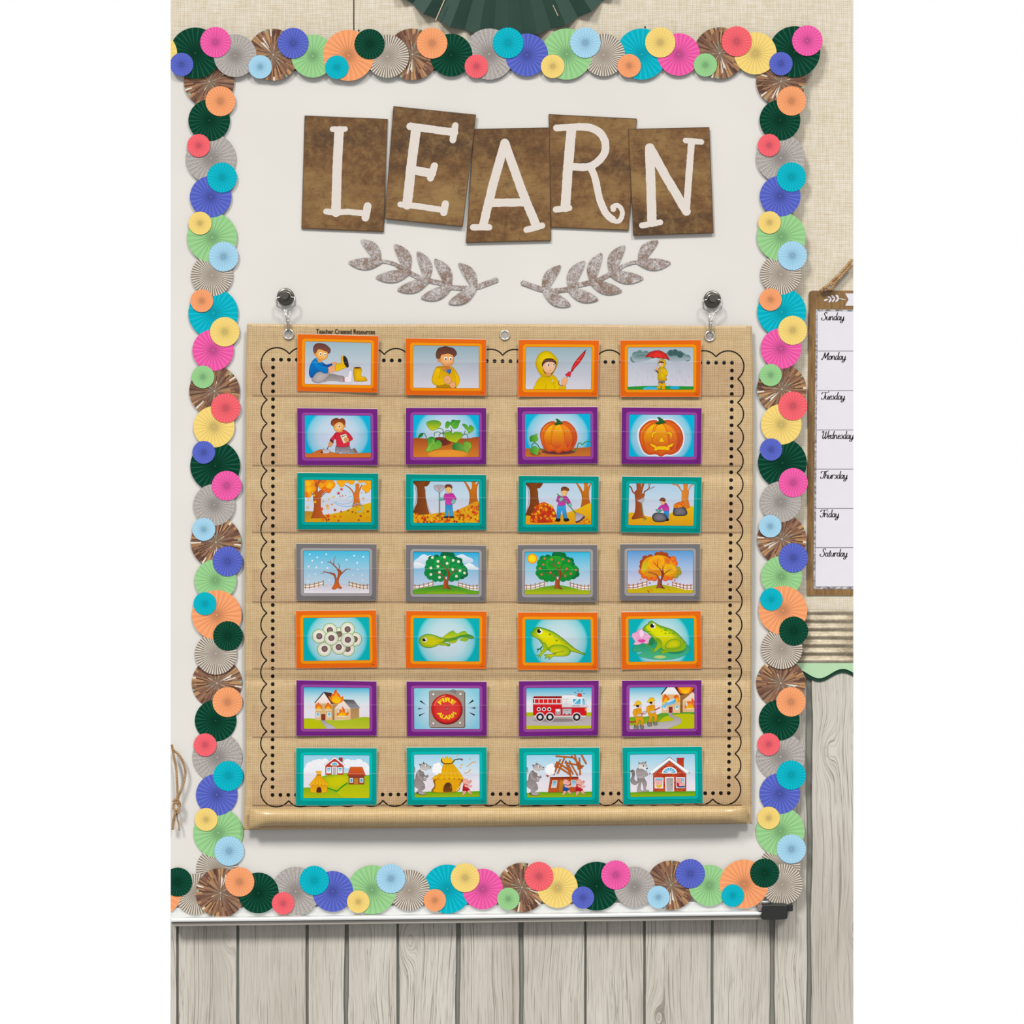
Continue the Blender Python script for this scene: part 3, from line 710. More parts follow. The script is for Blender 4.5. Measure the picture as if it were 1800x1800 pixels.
# maker's name printed on the top hem
V, F = text_mesh('Teacher Created Resources', 0.013)
xs = [q[0] for q in V]; w = max(xs)-min(xs); sc = 103.5/w
v = [at(555.5+(x-min(xs))*sc, 585.8-y*sc*1.18+0.4*((x-min(xs))*sc)/50, surf(555.5+(x-min(xs))*sc, 583)-0.0024) for x, y in V]
tag(obj('printed_name', mesh('printed_name', v, [tuple(q) for q in F]), M['ink'], pc), 'small black printed maker name')
# clear pockets with their stitched seams
PTOP, PBOT, PLIFT = -0.0242, -0.0176, 0
def pocket_y(py, i): return lerp(PTOP, PBOT, min(1, max(0, (py-TOPS[i]+52)/(SEAM[i]-TOPS[i]+50.0))))
for i in range(7):
    v, f = [], []; n = 60; rows = [0.0, 0.25, 0.5, 0.75, 0.93, 0.97, 1.0, 1.04]
    for r in rows:
        for k in range(n+1):
            u = k/n; px = lerp(443.5, 1307.5-(3 if i > 3 else 0), u)
            t0 = TOPS[i]+1.2*math.sin(u*7+i)-0.5; b0 = SEAM[i]-1.0+1.5*u*(1 if i < 3 else -1)*0.4
            py = lerp(t0, b0, r); e = min(u, 1-u)*24
            y = pocket_y(py, i) if r < 0.95 else lerp(pocket_y(py, i), surf(px, py)-0.0014, (r-0.93)/0.04 if r < 0.98 else 1)
            y = lerp(surf(px, py)-0.0013, y, min(1.0, e))
            v.append(at(px, py, y))
    for r in range(len(rows)-1):
        for k in range(n): f.append((r*(n+1)+k, r*(n+1)+k+1, (r+1)*(n+1)+k+1, (r+1)*(n+1)+k))
    po = obj('clear_pocket', mesh('clear_pocket', v, f, True), M['vinyl'], pc)
    for nm, tab, th, mt, dy in (('pocket_seam', SEAM, 0.9, M['seam'], 0), ('pocket_edge', TOPS, 0.15, M['vinyl_edge'], 0)):
        v, f = [], []
        for k in range(91):
            u = k/90; px = lerp(443.5, 1304.5, u); e = min(1.0, min(u, 1-u)*24)
            if nm == 'pocket_seam': py = tab[i]-1.0+1.5*u*(1 if i < 3 else -1)*0.4-1.5; y = surf(px, py)-0.0019
            else: py = tab[i]+1.2*math.sin(u*7+i)-0.5; y = lerp(surf(px, py)-0.0016, pocket_y(py, i)-0.0003, e)
            v.append(at(px, py-th/2, y)); v.append(at(px, py+th/2, y))
            if k: f.append((2*k-2, 2*k-1, 2*k+1, 2*k))
        if nm == 'pocket_seam': obj(nm, mesh(nm, v, f), mt, po)
        else: obj(nm, mesh(nm, v, f), mt, po)
# grommets
def grommet(px, py, ro, ri):
    c = at(px, py, surf(px, py)-0.0026); k = 0.001
    v, f = [], []; lathe(v, f, c, [(ri*k, 0.0022), (ri*k, -0.0004), ((ri+0.7)*k, -0.0013), ((ri+ro)/2*k, -0.0018), ((ro-0.6)*k, -0.0012), (ro*k, 0.0002), (ro*k, 0.0024)], 36)
    g = obj('grommet', recalc(mesh('grommet', v, f, True)), M['nickel'], pc)
    v, f = [], []; lathe(v, f, c+Vector((0, 0.0002, 0)), [(0.0, 0.0), (ri*k, 0.0)], 24)
    obj('grommet_hole', mesh('grommet_hole', v, f), M['hole'], g)
M['hole'] = plain('board_seen_through_hole', 'b3aaa0', 0.5, 0.1)
grommet(507.3, 587.3, 9.6, 6.6); grommet(887.5, 589.0, 9.2, 6.2); grommet(1247.5, 590.8, 9.6, 6.6)

# ------------------------------------------------------------------ magnetic hooks
def hook(px, py, ex, ey, label):
    root = empty('magnetic_hook', at(px, py, 0)); tag(root, label, 'hook', 'magnetic hooks holding the pocket chart')
    c = at(px, py, 0.0)
    v, f = [], []; lathe(v, f, c, [(0.0, -0.009), (0.0095, -0.009), (0.0098, -0.0082), (0.0112, -0.0080), (0.0118, -0.0085), (0.0138, -0.0078), (0.0150, -0.0060), (0.0152, 0.0)], 44)
    obj('magnet_base', recalc(mesh('magnet_base', v, f)), M['steel_dark'], root)
    v, f = [], []; lathe(v, f, c, [(0.0, -0.0185), (0.0062, -0.0185), (0.0072, -0.0172), (0.0074, -0.009)], 32)
    obj('knob', recalc(mesh('knob', v, f)), M['steel_dark'], root)
    v, f = [], []; arc = [c+Vector((0.0082*math.cos(a), -0.0135, 0.0082*math.sin(a))) for a in [math.radians(g) for g in range(8, 173, 12)]]
    left = arc[-1]; right = arc[0]
    P = lambda x, y, d: at(px+x, py+y, d)
    y = -0.0150
    path = [P(1.5+ex, 41, -0.0225), P(0.2+ex*.8, 33, -0.020), P(-0.4+ex*0.7, 28, -0.019), P(-1.6, 10.5+14, y), P(-3.0, 22.5, y), P(-15.2, 16.0, y), P(-15.9, 3.0, y), P(-14.8, 1.2, -0.0135), P(-9.5, 0.6, -0.0135)]
    path += [P(8.6*math.cos(math.radians(g)), -8.6*math.sin(math.radians(g)), -0.0138) for g in range(172, 7, -12)]
    path += [P(9.5, 0.4, -0.0135), P(14.8, 0.6, -0.0135), P(15.9, 2.4, y), P(16.4, 14.8, y), P(5.2, 22.5, y), P(3.6, 24.5, y), P(4.0+ex*0.7, 34, -0.019), P(4.6+ex*.8, 41, -0.0205), P(5.0+ex, 50, -0.0225)]
    path = [P(3.4+ex, 60, -0.0165), P(2.6+ex, 58, -0.0205), P(2.2+ex, 52, -0.0228)]+path[0:]+[P(5.4+ex, 52, -0.0228), P(4.8+ex, 58, -0.0205), P(3.8+ex, 60, -0.0165)]
    tube(v, f, [tuple(q) for q in path], 0.00115, 8)
    obj('wire_hook', mesh('wire_hook', v, f, True), M['steel'], root)
    v, f = [], []; tube(v, f, [tuple(P(-0.6+ex*.8, 42, -0.0215)), tuple(P(6.0+ex*.8, 41.6, -0.0215))], 0.0016, 8)
    obj('wire_collar', mesh('wire_collar', v, f, True), M['nickel'], root)
hook(502.3, 522, 0.6, 0, 'steel magnetic hook at the upper left corner of the pocket chart')
hook(1251.8, 526.5, -6.5, 0, 'steel magnetic hook at the upper right corner of the pocket chart')

# ------------------------------------------------------------------ jute twine hanging at the left side
tw = empty('jute_twine', at(312, 1460, 0)); tag(tw, 'knotted loop of jute twine hanging at the left edge of the whiteboard', 'twine')
def rope(name, pts, r, parent, dep=-0.012, strands=3):
    P = catmull(pts, False, 8); path = [at(q[0], q[1], dep if len(q) < 3 else q[2]) for q in P]
    return obj(name, rope_me(name, path, r), M['jute'], parent)
rope('loop_strand', [(302, 1309), (303.5, 1318), (306, 1332), (309.5, 1350), (311, 1370), (312, 1390), (311, 1404), (308, 1412)], 0.0021, tw, -0.014)
rope('loop_strand', [(303.5, 1318), (309, 1322), (317, 1330), (323, 1344), (326, 1357), (324, 1372), (318, 1390), (313, 1402), (310, 1412)], 0.0021, tw, -0.011)
rope('knot', [(304, 1409), (309, 1405), (315, 1410), (315.5, 1418), (310, 1424), (305, 1420), (306, 1412), (312, 1412), (315, 1424), (312, 1430)], 0.0022, tw, -0.015)
rope('tail', [(310, 1424), (307, 1434), (304.5, 1446), (303.5, 1458)], 0.0024, tw, -0.013)
rope('tail', [(311, 1428), (312, 1440), (314.5, 1451), (315, 1460)], 0.0014, tw, -0.011)

# ------------------------------------------------------------------ weekday chart on the right
cal = empty('weekday_chart', at(1461, 1046, WY)); tag(cal, 'weekday chart with white day boxes on a wood-look board', 'wall chart')
cb = [(1421.5, 517), (1423, 513), (1427, 511), (1500, 511), (1500, 1046.5), (1418.5, 1046.5)]
pslab('chart_board', cb, 0.012, WY-0.0004, M['calendar_wood'], cal)
pslab('tin_frame', [(1434, 544), (1500, 544), (1500, 1035.5), (1429.8, 1035.5)], 0.0116, 0.0120, M['calendar_metal'], cal)
DAYS = ['Sunday', 'Monday', 'Tuesday', 'Wednesday', 'Thursday', 'Friday', 'Saturday']
LN = [547.5, 617, 686.5, 755.7, 824.5, 893.6, 962.5, 1031.5]
def cx_(y): return lerp(1437.6, 1433.5, (y-547)/484.0)
for i in range(7):
    a, b = LN[i]+(0.6 if i else 0), LN[i+1]-0.6
    pslab('day_box', [(cx_(a), a), (1500, a), (1500, b), (cx_(b), b)], 0.0112, 0.0116, M['paper_white'], cal)
    if i: pslab('rule_line', [(cx_(a)+0.5, LN[i]-0.6), (1500, LN[i]-0.6), (1500, LN[i]+0.7), (cx_(a)+0.5, LN[i]+0.7)], 0.0111, 0.0113, M['grey_ink'], cal)
GL = {'u': ([[(0, 9), (0, 3), (2, 0), (5, 1.5), (6.5, 9)], [(6.5, 9), (6.5, 2), (8, 0), (9.5, 1)]], 9), 'n': ([[(0, 9), (.5, 0)], [(.3, 5), (3, 9), (5.5, 8.5), (6, 5), (6.2, 1.5), (7.5, 0), (9, 1)]], 9),
 'd': ([[(6, 8), (3, 9), (.5, 6), (.5, 2), (3, 0), (6, 3)], [(7, 19), (6.2, 3), (7.5, 0), (9, 1)]], 9), 'a': ([[(6, 8), (3, 9), (.5, 6), (.5, 2), (3, 0), (6, 3)], [(6.3, 9), (6, 2), (7.5, 0), (9, 1)]], 9),
 'y': ([[(0, 9), (0, 3), (2, 0), (5, 1.5), (6.5, 9)], [(6.5, 9), (5.5, -3), (3, -7), (0, -6), (1, -3), (6, -1), (9, 1)]], 8), 'o': ([[(3.5, 9), (1, 7), (.5, 3), (3, 0), (6, 2), (6, 6), (3.5, 9), (7.5, 8)]], 8),
 'e': ([[(1, 4), (5.5, 6), (4.5, 9), (2, 8), (.7, 4), (2, .5), (5, .5), (7, 2.5)]], 7), 's': ([[(4.5, 9.5), (2.5, 8), (5, 4), (4.5, 1), (1.5, 0), (.5, 1.5)]], 6.5),
 'h': ([[(1.5, 19), (0, 0)], [(.3, 5), (3, 9), (5.5, 8.5), (6, 5), (6.2, 1.5), (7.5, 0), (9, 1)]], 9), 'r': ([[(0, 9), (.5, 0)], [(.4, 5), (2.5, 9), (5, 9), (5.5, 7.5)]], 6.5),
 'i': ([[(.5, 9), (.3, 2), (1.8, 0), (3.5, 1)], [(1.2, 13), (1.4, 14)]], 4), 't': ([[(2.5, 15), (1, 3), (2, 0), (4, 1)], [(-1, 10.5), (5, 10.5)]], 5),
 'S': ([[(10, 16), (8, 19.5), (4.5, 18), (4, 14), (8, 9), (8, 3), (4, -.5), (-1, 1), (-2, 4.5), (.5, 6)]], 11), 'M': ([[(-2, 1.5), (0, 0), (3, 8), (5, 18)], [(5, 18), (7, 3)], [(7, 3), (14, 18)], [(14, 18), (13, 2), (14.5, 0), (16.5, 1.5)]], 16),
 'T': ([[(-2, 13), (-1, 17), (4, 18), (12, 17.5), (15, 20)], [(7, 17.5), (6, 4), (3, 0), (-1, 1), (-1, 4)]], 9), 'W': ([[(0, 15), (2, 18.5), (4, 16), (3, 4), (5, 0), (9, 6), (10, 18)], [(10, 18), (9, 4), (11, 0), (15, 8), (16, 18), (18, 19)]], 16),
 'F': ([[(-2, 13), (-1, 17), (4, 18), (12, 17.5), (15, 20)], [(7, 17.5), (6, 4), (3, 0), (-1, 1), (-1, 4)], [(2.5, 9), (9.5, 9.7)]], 9)}
BASE = [(1444, 562.5), (1444, 632), (1443.5, 702), (1442.5, 771), (1442, 841), (1441.5, 909), (1441.5, 978)]
for i, dname in enumerate(DAYS):
    v, f = [], []; x = 1.5; s = 0.70
    for ch in dname:
        strokes, adv = GL[ch]
        for st in strokes:
            pts = catmull([(px+py*0.16, py) for px, py in st], False, 5) if len(st) > 2 else [(px+py*0.16, py) for px, py in st]
            pts = [(BASE[i][0]+(x+px)*s, BASE[i][1]-py*s) for px, py in pts]
            n = len(pts); ws = []
            for k in range(n):
                a, b = pts[max(0, k-1)], pts[min(n-1, k+1)]; dx, dy = b[0]-a[0], b[1]-a[1]; dd = math.hypot(dx, dy) or 1
                ws.append(0.62+0.98*abs(dy/dd))
            L, R = ribbon(pts, ws); b0 = len(v)
            for k in range(n):
                v.append(at(L[k][0], L[k][1], 0.0109)); v.append(at(R[k][0], R[k][1], 0.0109))
                if k: f.append((b0+2*k-2, b0+2*k-1, b0+2*k+1, b0+2*k))
        x += adv
    tag(obj('day_name', mesh('day_name', v, f), M['ink'], cal), 'black script word %s' % dname)
pslab('banner', [(1485.7, 515.8), (1500, 515.8), (1500, 537.5), (1485.7, 537.5), (1491.5, 526.5)], 0.0112, 0.0119, M['paper_white'], cal)
# white wheat sprig printed on the board
v, f = [], []
def addpoly(pts, d):
    b = len(v)
    for q in pts: v.append(at(q[0], q[1], d))
    f.append(tuple(range(b, b+len(pts))))
ww = lambda s: zz(1410, 430, 13.85, s)
for k, s in enumerate(('525,1360 570,1325 635,1325 600,1360 560,1378', '615,1255 665,1258 705,1300 715,1335 700,1380 660,1412 645,1400 660,1350 690,1315 640,1290', '705,1235 760,1240 795,1290 795,1340 780,1370 735,1402 722,1390 745,1345 775,1320 730,1285', '810,1220 860,1225 890,1270 890,1330 875,1365 820,1395 806,1385 830,1345 860,1310 825,1270', '885,1300 1040,1335 1045,1350 885,1315')):
    addpoly(catmull(ww(s), True, 3), 0.0114-k*2e-5)
tag(obj('printed_sprig', mesh('printed_sprig', v, f), M['paper_white'], cal), 'small white printed leaf sprig')
hang = empty('hanging_twine', at(1452, 512, 0)); tag(hang, 'doubled jute twine tied to the top of the weekday chart', 'twine')
rope('strand', [(1442, 512), (1452, 504), (1462, 496), (1474, 484), (1487, 470), (1498, 456.5)], 0.0030, hang, 0.006)
rope('strand', [(1463, 511), (1466, 501), (1474, 491), (1486, 478), (1497.5, 466)], 0.0026, hang, 0.004)
rope('knot', [(1449, 508), (1458, 500), (1464, 503), (1459, 509), (1453, 505), (1460, 498), (1467, 499)], 0.0022, hang, 0.003)

# ------------------------------------------------------------------ trims on the wall at the right
tin = empty('corrugated_strip', at(1450, 1166, WY)); tag(tin, 'horizontal strip of rusty corrugated tin below the weekday chart', 'metal strip')
v, f = [], []; n = 90
for k in range(n+1):
    py = lerp(1073, 1167, k/n); d = WY-0.0052-0.0024*math.sin(2*math.pi*(py-1073)/14.3+0.9)
    for x in (1392, 1428, 1464, RX): v.append(at(x, py, d))
    if k:
        for j in range(3): f.append(((k-1)*4+j, (k-1)*4+j+1, k*4+j+1, k*4+j))
o = obj('corrugation', recalc(mesh('corrugation', v, f, True)), M['tin'], tin)
sm = o.modifiers.new('sheet', 'SOLIDIFY'); sm.thickness = 0.0008
def wave_border(name, label, mat, base, amp, ph, d, top=1162):
    root_pts = [(x, base+amp*math.cos(2*math.pi*(x-1434+ph)/83.0)) for x in [1394+k*(RX-1394)/40 for k in range(41)]]
    o = pslab(name, [(1394, top)]+[(RX, top)]+list(reversed(root_pts)), d, d+0.0006, mat); tag(o, label, 'border trim'); return o
wave_border('scalloped_border', 'mint green scalloped paper border under the corrugated tin strip', M['mint'], 1184, 8.2, -6, WY-0.0040)
wave_border('scalloped_border', 'dark green scalloped paper border showing below the mint green one', M['deep_green'], 1190.5, 7.8, -6, WY-0.0022)
# ------------------------------------------------------------------ picture cards: printed illustrations drawn as coloured polygons
def pts_of(s):
    if not isinstance(s, str): return list(s)
    return [tuple(float(q) for q in a.split(',')) for a in s.split()]
def hx(c): return c if isinstance(c, tuple) else hexlin(c)
def cmix(a, b, t): return tuple(lerp(x, y, t) for x, y in zip(a, b))
class Art:
    """coordinates are tenths of a magnified view of the card: photo px = origin + c/1.125"""
    LAYER = 3.0e-6
    def __init__(s, origin, win, depth):
        s.o = origin; s.win = win; s.depth = depth; s.v = []; s.f = []; s.c = []; s.z = 0; s.tf = (0, 0, 1, 1)
        s.bb = (min(p[0] for p in win), min(p[1] for p in win), max(p[0] for p in win), max(p[1] for p in win))
    def at(s, dx=0, dy=0, k=1, kx=None): s.tf = (dx, dy, k if kx is None else kx, k); return s
    def T(s, p): return (s.tf[0]+p[0]*s.tf[2], s.tf[1]+p[1]*s.tf[3])
    def px(s, p): return (s.o[0]+p[0]/1.125, s.o[1]+p[1]/1.125)
    def tri(s, P, C, clip):
        if clip:
            x0, y0, x1, y1 = s.bb; poly = [(p[0], p[1])+tuple(c) for p, c in zip(P, C)]
            for ax, lim, sg in ((0, x0, 1), (0, x1, -1), (1, y0, 1), (1, y1, -1)):
                out = []
                for i in range(len(poly)):
                    a, b = poly[i-1], poly[i]; da, db = (a[ax]-lim)*sg, (b[ax]-lim)*sg
                    if (da >= 0) != (db >= 0):
                        t = da/(da-db); out.append(tuple(lerp(q, w, t) for q, w in zip(a, b)))
                    if db >= 0: out.append(b)
                poly = out
                if len(poly) < 3: return
            P = [q[:2] for q in poly]; C = [q[2:] for q in poly]
        b = len(s.v)
        for p in P:
            x, y = s.px(p); s.v.append(at(x, y, s.depth(y)-s.z*s.LAYER))
        s.f.append(tuple(range(b, b+len(P)))); s.c.append(C)
    def emit(s, P, tris, C, clip=True):
        x0, y0, x1, y1 = s.bb
        if clip and all(x0 <= p[0] <= x1 and y0 <= p[1] <= y1 for p in P): clip = False
        for t in tris: s.tri([P[i] for i in t], [C[i] for i in t], clip)
        s.z += 1
    def fill(s, col, P, c2=None, g='v', clip=True):
        P = [s.T(p) for p in P]; c = hx(col)
        if c2 is not None and g == 'r':
            d = hx(c2); cx = sum(p[0] for p in P)/len(P); cy = sum(p[1] for p in P)/len(P); n = len(P)
            Q = P+[(lerp(cx, p[0], .82), lerp(cy, p[1], .82)) for p in P]+[(lerp(cx, p[0], .45), lerp(cy, p[1], .45)) for p in P]+[(cx, cy)]
            C = [c]*n+[cmix(c, d, .5)]*n+[cmix(c, d, .9)]*n+[d]; tr = []
            for i in range(n):
                j = (i+1) % n
                for k in (0, n): tr += [(k+i, k+j, k+n+j), (k+i, k+n+j, k+n+i)]
                tr.append((2*n+i, 2*n+j, 3*n))
            s.emit(Q, tr, C, clip); return
        if c2 is not None:
            d = hx(c2); k = 1 if g == 'v' else 0; lo = min(p[k] for p in P); hi = max(p[k] for p in P)
            C = [cmix(c, d, (p[k]-lo)/max(1e-6, hi-lo)) for p in P]
        else: C = [c]*len(P)
        s.emit(P, tessellate_polygon([[Vector((p[0], p[1], 0)) for p in P]]), C, clip)
    def p(s, col, P, c2=None, g='v', ol=None, ow=.7):
        P = pts_of(P); s.fill(col, P, c2, g)
        if ol: s.l(ol, ow, P+[P[0]], 0)
    def b(s, col, P, c2=None, g='v', ol=None, ow=.7, sub=4):
        P = catmull(pts_of(P), True, sub); s.fill(col, P, c2, g)
        if ol: s.l(ol, ow, P+[P[0]], 0)
    def e(s, col, cx, cy, rx, ry=None, c2=None, rot=0, ol=None, ow=.6, n=None):
        ry = rx if ry is None else ry; n = n or (28 if max(rx, ry) > 3 else 12); r = math.radians(rot); P = []
        for k in range(n):
            a = 2*math.pi*k/n; x, y = rx*math.cos(a), ry*math.sin(a)
            P.append((cx+x*math.cos(r)-y*math.sin(r), cy+x*math.sin(r)+y*math.cos(r)))
        s.fill(col, P, c2, 'r' if c2 else 'v')
        if ol: s.l(ol, ow, P+[P[0]], 0)
    def halo(s, stops, cx, cy, rx, ry, n=48):
        """print background: concentric ellipses through colour stops (1 = rim)"""
        P, C = [], []
        for t, c in stops:
            for k in range(n):
                a = 2*math.pi*k/n; P.append((cx+rx*t*math.cos(a), cy+ry*t*math.sin(a))); C.append(hx(c))
        tr = []
        for i in range(len(stops)-1):
            for k in range(n):
                j = (k+1) % n; tr += [(i*n+k, i*n+j, (i+1)*n+j), (i*n+k, (i+1)*n+j, (i+1)*n+k)]
        s.emit(P, tr, C, True)
    def l(s, col, w, P, sm=1, taper=None):
        P = pts_of(P)
        if sm and len(P) > 2: P = catmull(P, False, 4)
        n = len(P); ws = w if taper is None else [lerp(w, taper, k/(n-1)) for k in range(n)]
        L, R = ribbon(P, ws); Q = [s.T(q) for a in zip(L, R) for q in a]; c = hx(col); tr = []
        for k in range(n-1): tr += [(2*k, 2*k+1, 2*k+3), (2*k, 2*k+3, 2*k+2)]
        s.emit(Q, tr, [c]*len(Q), True)
    def word(s, col, body, fn, h, bold=0.0):
        V, F = text_mesh(body, bold); xs = [q[0] for q in V]; w = max(xs)-min(xs); k = h/0.7
        Q = [fn((x-min(xs))/w, y*k, w*k) for x, y in V]; tr = []
        for q in F:
            for i in range(1, len(q)-1): tr.append((q[0], q[i], q[i+1]))
        s.emit(Q, tr, [hx(col)]*len(Q), True)
    def bg(s, col, c2=None):
        x0, y0, x1, y1 = s.bb; s.at(); s.fill(col, [(x0, y0), (x1, y0), (x1, y1), (x0, y1)], c2)
    def band(s, col, c2, ya, yb):
        x0, y0, x1, y1 = s.bb; s.at(); s.fill(col, [(x0, ya), (x1, ya), (x1, yb), (x0, yb)], c2)
    # ---- recurring motifs
    def star(s, col, x, y, r, rot=0):
        P = []
        for k in range(10):
            a = math.radians(rot+36*k); q = r if k % 2 == 0 else r*.38; P.append((x+q*math.cos(a), y+q*math.sin(a)))
        s.fill(col, P)
    def puff(s, col, P, r, c2=None, ol=None):
        for x, y in pts_of(P): s.e(col, x, y, r, r, c2)
    def fence(s, wood, dark):
        s.p('f6f4f2', '24,95 40,94 63,88 63,94 40,102 24,103'); s.p('f6f4f2', '114,90 130,94 153,97 153,103 140,103 114,96')
        for a in ('24,94 36,94 50,91 63,87', '24,99 36,99 50,96 63,92', '114,89 126,92 140,95 153,94', '114,94 126,97 140,100 153,100'): s.l(wood, 1.5, a)
        for x, y in ((27.5, 91), (36, 91), (45, 89), (54, 87), (63, 85), (114, 86), (121, 88), (128.5, 90), (135.5, 91.5), (142.5, 92), (150, 91.5)):
            s.p(wood, [(x-.9, y), (x+.9, y), (x+.9, y+11), (x-.9, y+11)])
    def flame(s, P, inner, deep='e2461c', mid='f58a14', hot='fbd015'):
        s.b(deep, P, mid); s.b(mid, inner, hot)
def wolf(a):
    a.b('8b8380', '25,47 28,51 28,60 26,58 24,52', 'b9b2b0')
    a.b('7d7573', '24,78 28,72 30,62 34,56 39,54 45,60 45,68 41,72 44,79 47,85 44,90 40,98 48,99 50,101 46,103 38,103 33,98 34,92 29,89 25,84', 'b1aaa8', ol='58504e', ow=.5)
    a.b('a49c99', '31,60 36,57 38,66 45,70 50,73 48,76 40,75 33,71', ol='6a625f', ow=.5)
    a.e('b5aeab', 47.5, 73, 2.7, 2.9, ol='6a625f', ow=.4); a.b('938b88', '44,62 49,66 53,64 54,68 50,70 45,66', ol='6a625f', ow=.4)
    a.b('8d8582', '43,86 48,88 46,93 41,97 44,101 36,103 34,96 38,90', 'b8b1ae')
    a.b('b4adaa', '37,97 48,99 50,101 44,103.5 36,103', ol='5e5654', ow=.4)
    a.b('ece8e6', '39,51 46,53 48,56 44,58 39,55')
    a.b('a59d9a', '38,45 44,41 50,42 55,46 59,48 58,53 53,52 49,55 43,54 39,51', 'd2ccca', ol='6a625f', ow=.5)
    a.p('57504e', '35,42 40,44 38,47'); a.p('57504e', '44,38 47,41 43.5,43')
    a.e('fbfbfb', 49, 46, 1.4, 1.9); a.e('111111', 50.5, 46.5, 1.0, 1.3); a.e('111111', 58.6, 48.2, 1.4, 1.0)
    a.b('5f5754', '32,97 30,101 40,104 48,103 50,101 44,103 36,102')
def pig(a, shirt, dark):
    a.b('f4b6a8', '16,13 22,12 26,16 30,18 28,22 24,24 18,24 14,20', ol='d08478', ow=.5)
    a.p('ea9a90', '14,15 17,11 19,14'); a.e('e89084', 29.5, 17, 1.7, 2.4, ol='c06a60', ow=.4); a.e('202020', 24.5, 18.5, .8, 1.0)
    a.b('f2b0a2', '24,26 31,25 33,27 30,29 24,29'); a.b(shirt, '16,23 22,24 25,27 24,31 28,34 27,38 20,39 14,38 14,31', dark, ol=dark, ow=.4)
    a.b('f4b6a8', '18,24 27,27 32,26 31,29 24,30 18,28', ol='d08478', ow=.3)
    a.b('f2b0a2', '15,38 21,38 19,42 16,46 13,47 14,42', ol='d08478', ow=.4); a.b('f2b0a2', '23,38 28,36 30,41 33,43 29,44 25,41', ol='d08478', ow=.4)
def boots_boy(a):     # 1,1
    a.bg('9db8c4', 'dddde4')
    a.b('8a837f', '68,94 76,89 90,92 100,94 101,99 98,105 84,103 70,103 60,105', 'b5aeac', ol='7d7672', ow=.5)
    a.p('c8794a', '99,95.5 103,96 102.5,105 99,105')
    a.b('f5f3f7', '103,95 108,94 110,87 112,82.5 116,83.5 117,91 116,99 115,105 103,105', ol='b5abb6', ow=.6)
    a.b('938c89', '37,99 44,88 55,83 70,87 73,90 66,99 59,105 49,107.5 40,105', 'c3bcba', 'r', ol='7d7672', ow=.5)
    a.p('1d4fa5', '56,64 61,68 66,71 77,68 78,72 70,76 58,76')
    a.b('0b86d0', '46,58 38,64 33,76 32,90 37,97 46,87 56,83 60,74 58,66 50,66', '0a5cae', ol='123f80', ow=.6)
    a.b('f2b27a', '68,79 74,74 81,73 85,77 84,83 78,86 70,86', ol='b9743e', ow=.5); a.b('efaa70', '77,67 84,65 87,68 80,71', ol='b9743e', ow=.4)
    a.b('e2ad0a', '84,70 95,67 95,57 98,53.5 103,55 108,66 110,75 104,77 86,84 84,77', 'f5cd18', ol='9a6b10', ow=.5)
    a.e('2f2a2a', 104.6, 65, 4.4, 12.2, rot=-17)
    a.l('d89010', .5, '78,77 84,79 84,82')
    a.b('0e8fd8', '41,65 47,64 53,71 68,76 69,86 61,87.5 49,81 42,75', '0b78c4', ol='0a4f98', ow=.6)
    a.p('e39c50', '48,60 57,61 55,67 50,66')
    a.b('e59a42', '44,48 49,41 58,41 68,45 69,50 67,57 62,61 55,62 47,57', 'f8bd68', 'r', ol='a8622a', ow=.5)
    a.e('d98a45', 43.3, 48.5, 1.9, 3, ol='a8622a', ow=.4)
    a.b('6d3f38', '40,41 41,35 45,30 51,28.6 57,29 64,31 70,35.5 74,41 73.5,46 70,49 68,45 62,43 54,39.5 49,40 46,46 43,48 41,45', '84504a', ol='38201c', ow=.8)
    for x, y in ((54.5, 49), (63, 50.5)): a.e('ffffff', x, y, 2.5, 3.2); a.e('17110e', x+.2, y+.6, 1.4, 1.7)
    a.l('6a3818', .6, '53,44 56,43.5'); a.l('6a3818', .6, '63,46 66,47'); a.l('b06a34', .6, '55,58 57.5,57.5')
    a.b('c58e08', '120.5,78 135,78 134.5,93 142,95 146,99.5 144.5,103.5 124,104 121,100', 'f3c30f', 'r', ol='8f6510', ow=.5); a.e('5c3926', 127.5, 77, 7.3, 1.7)
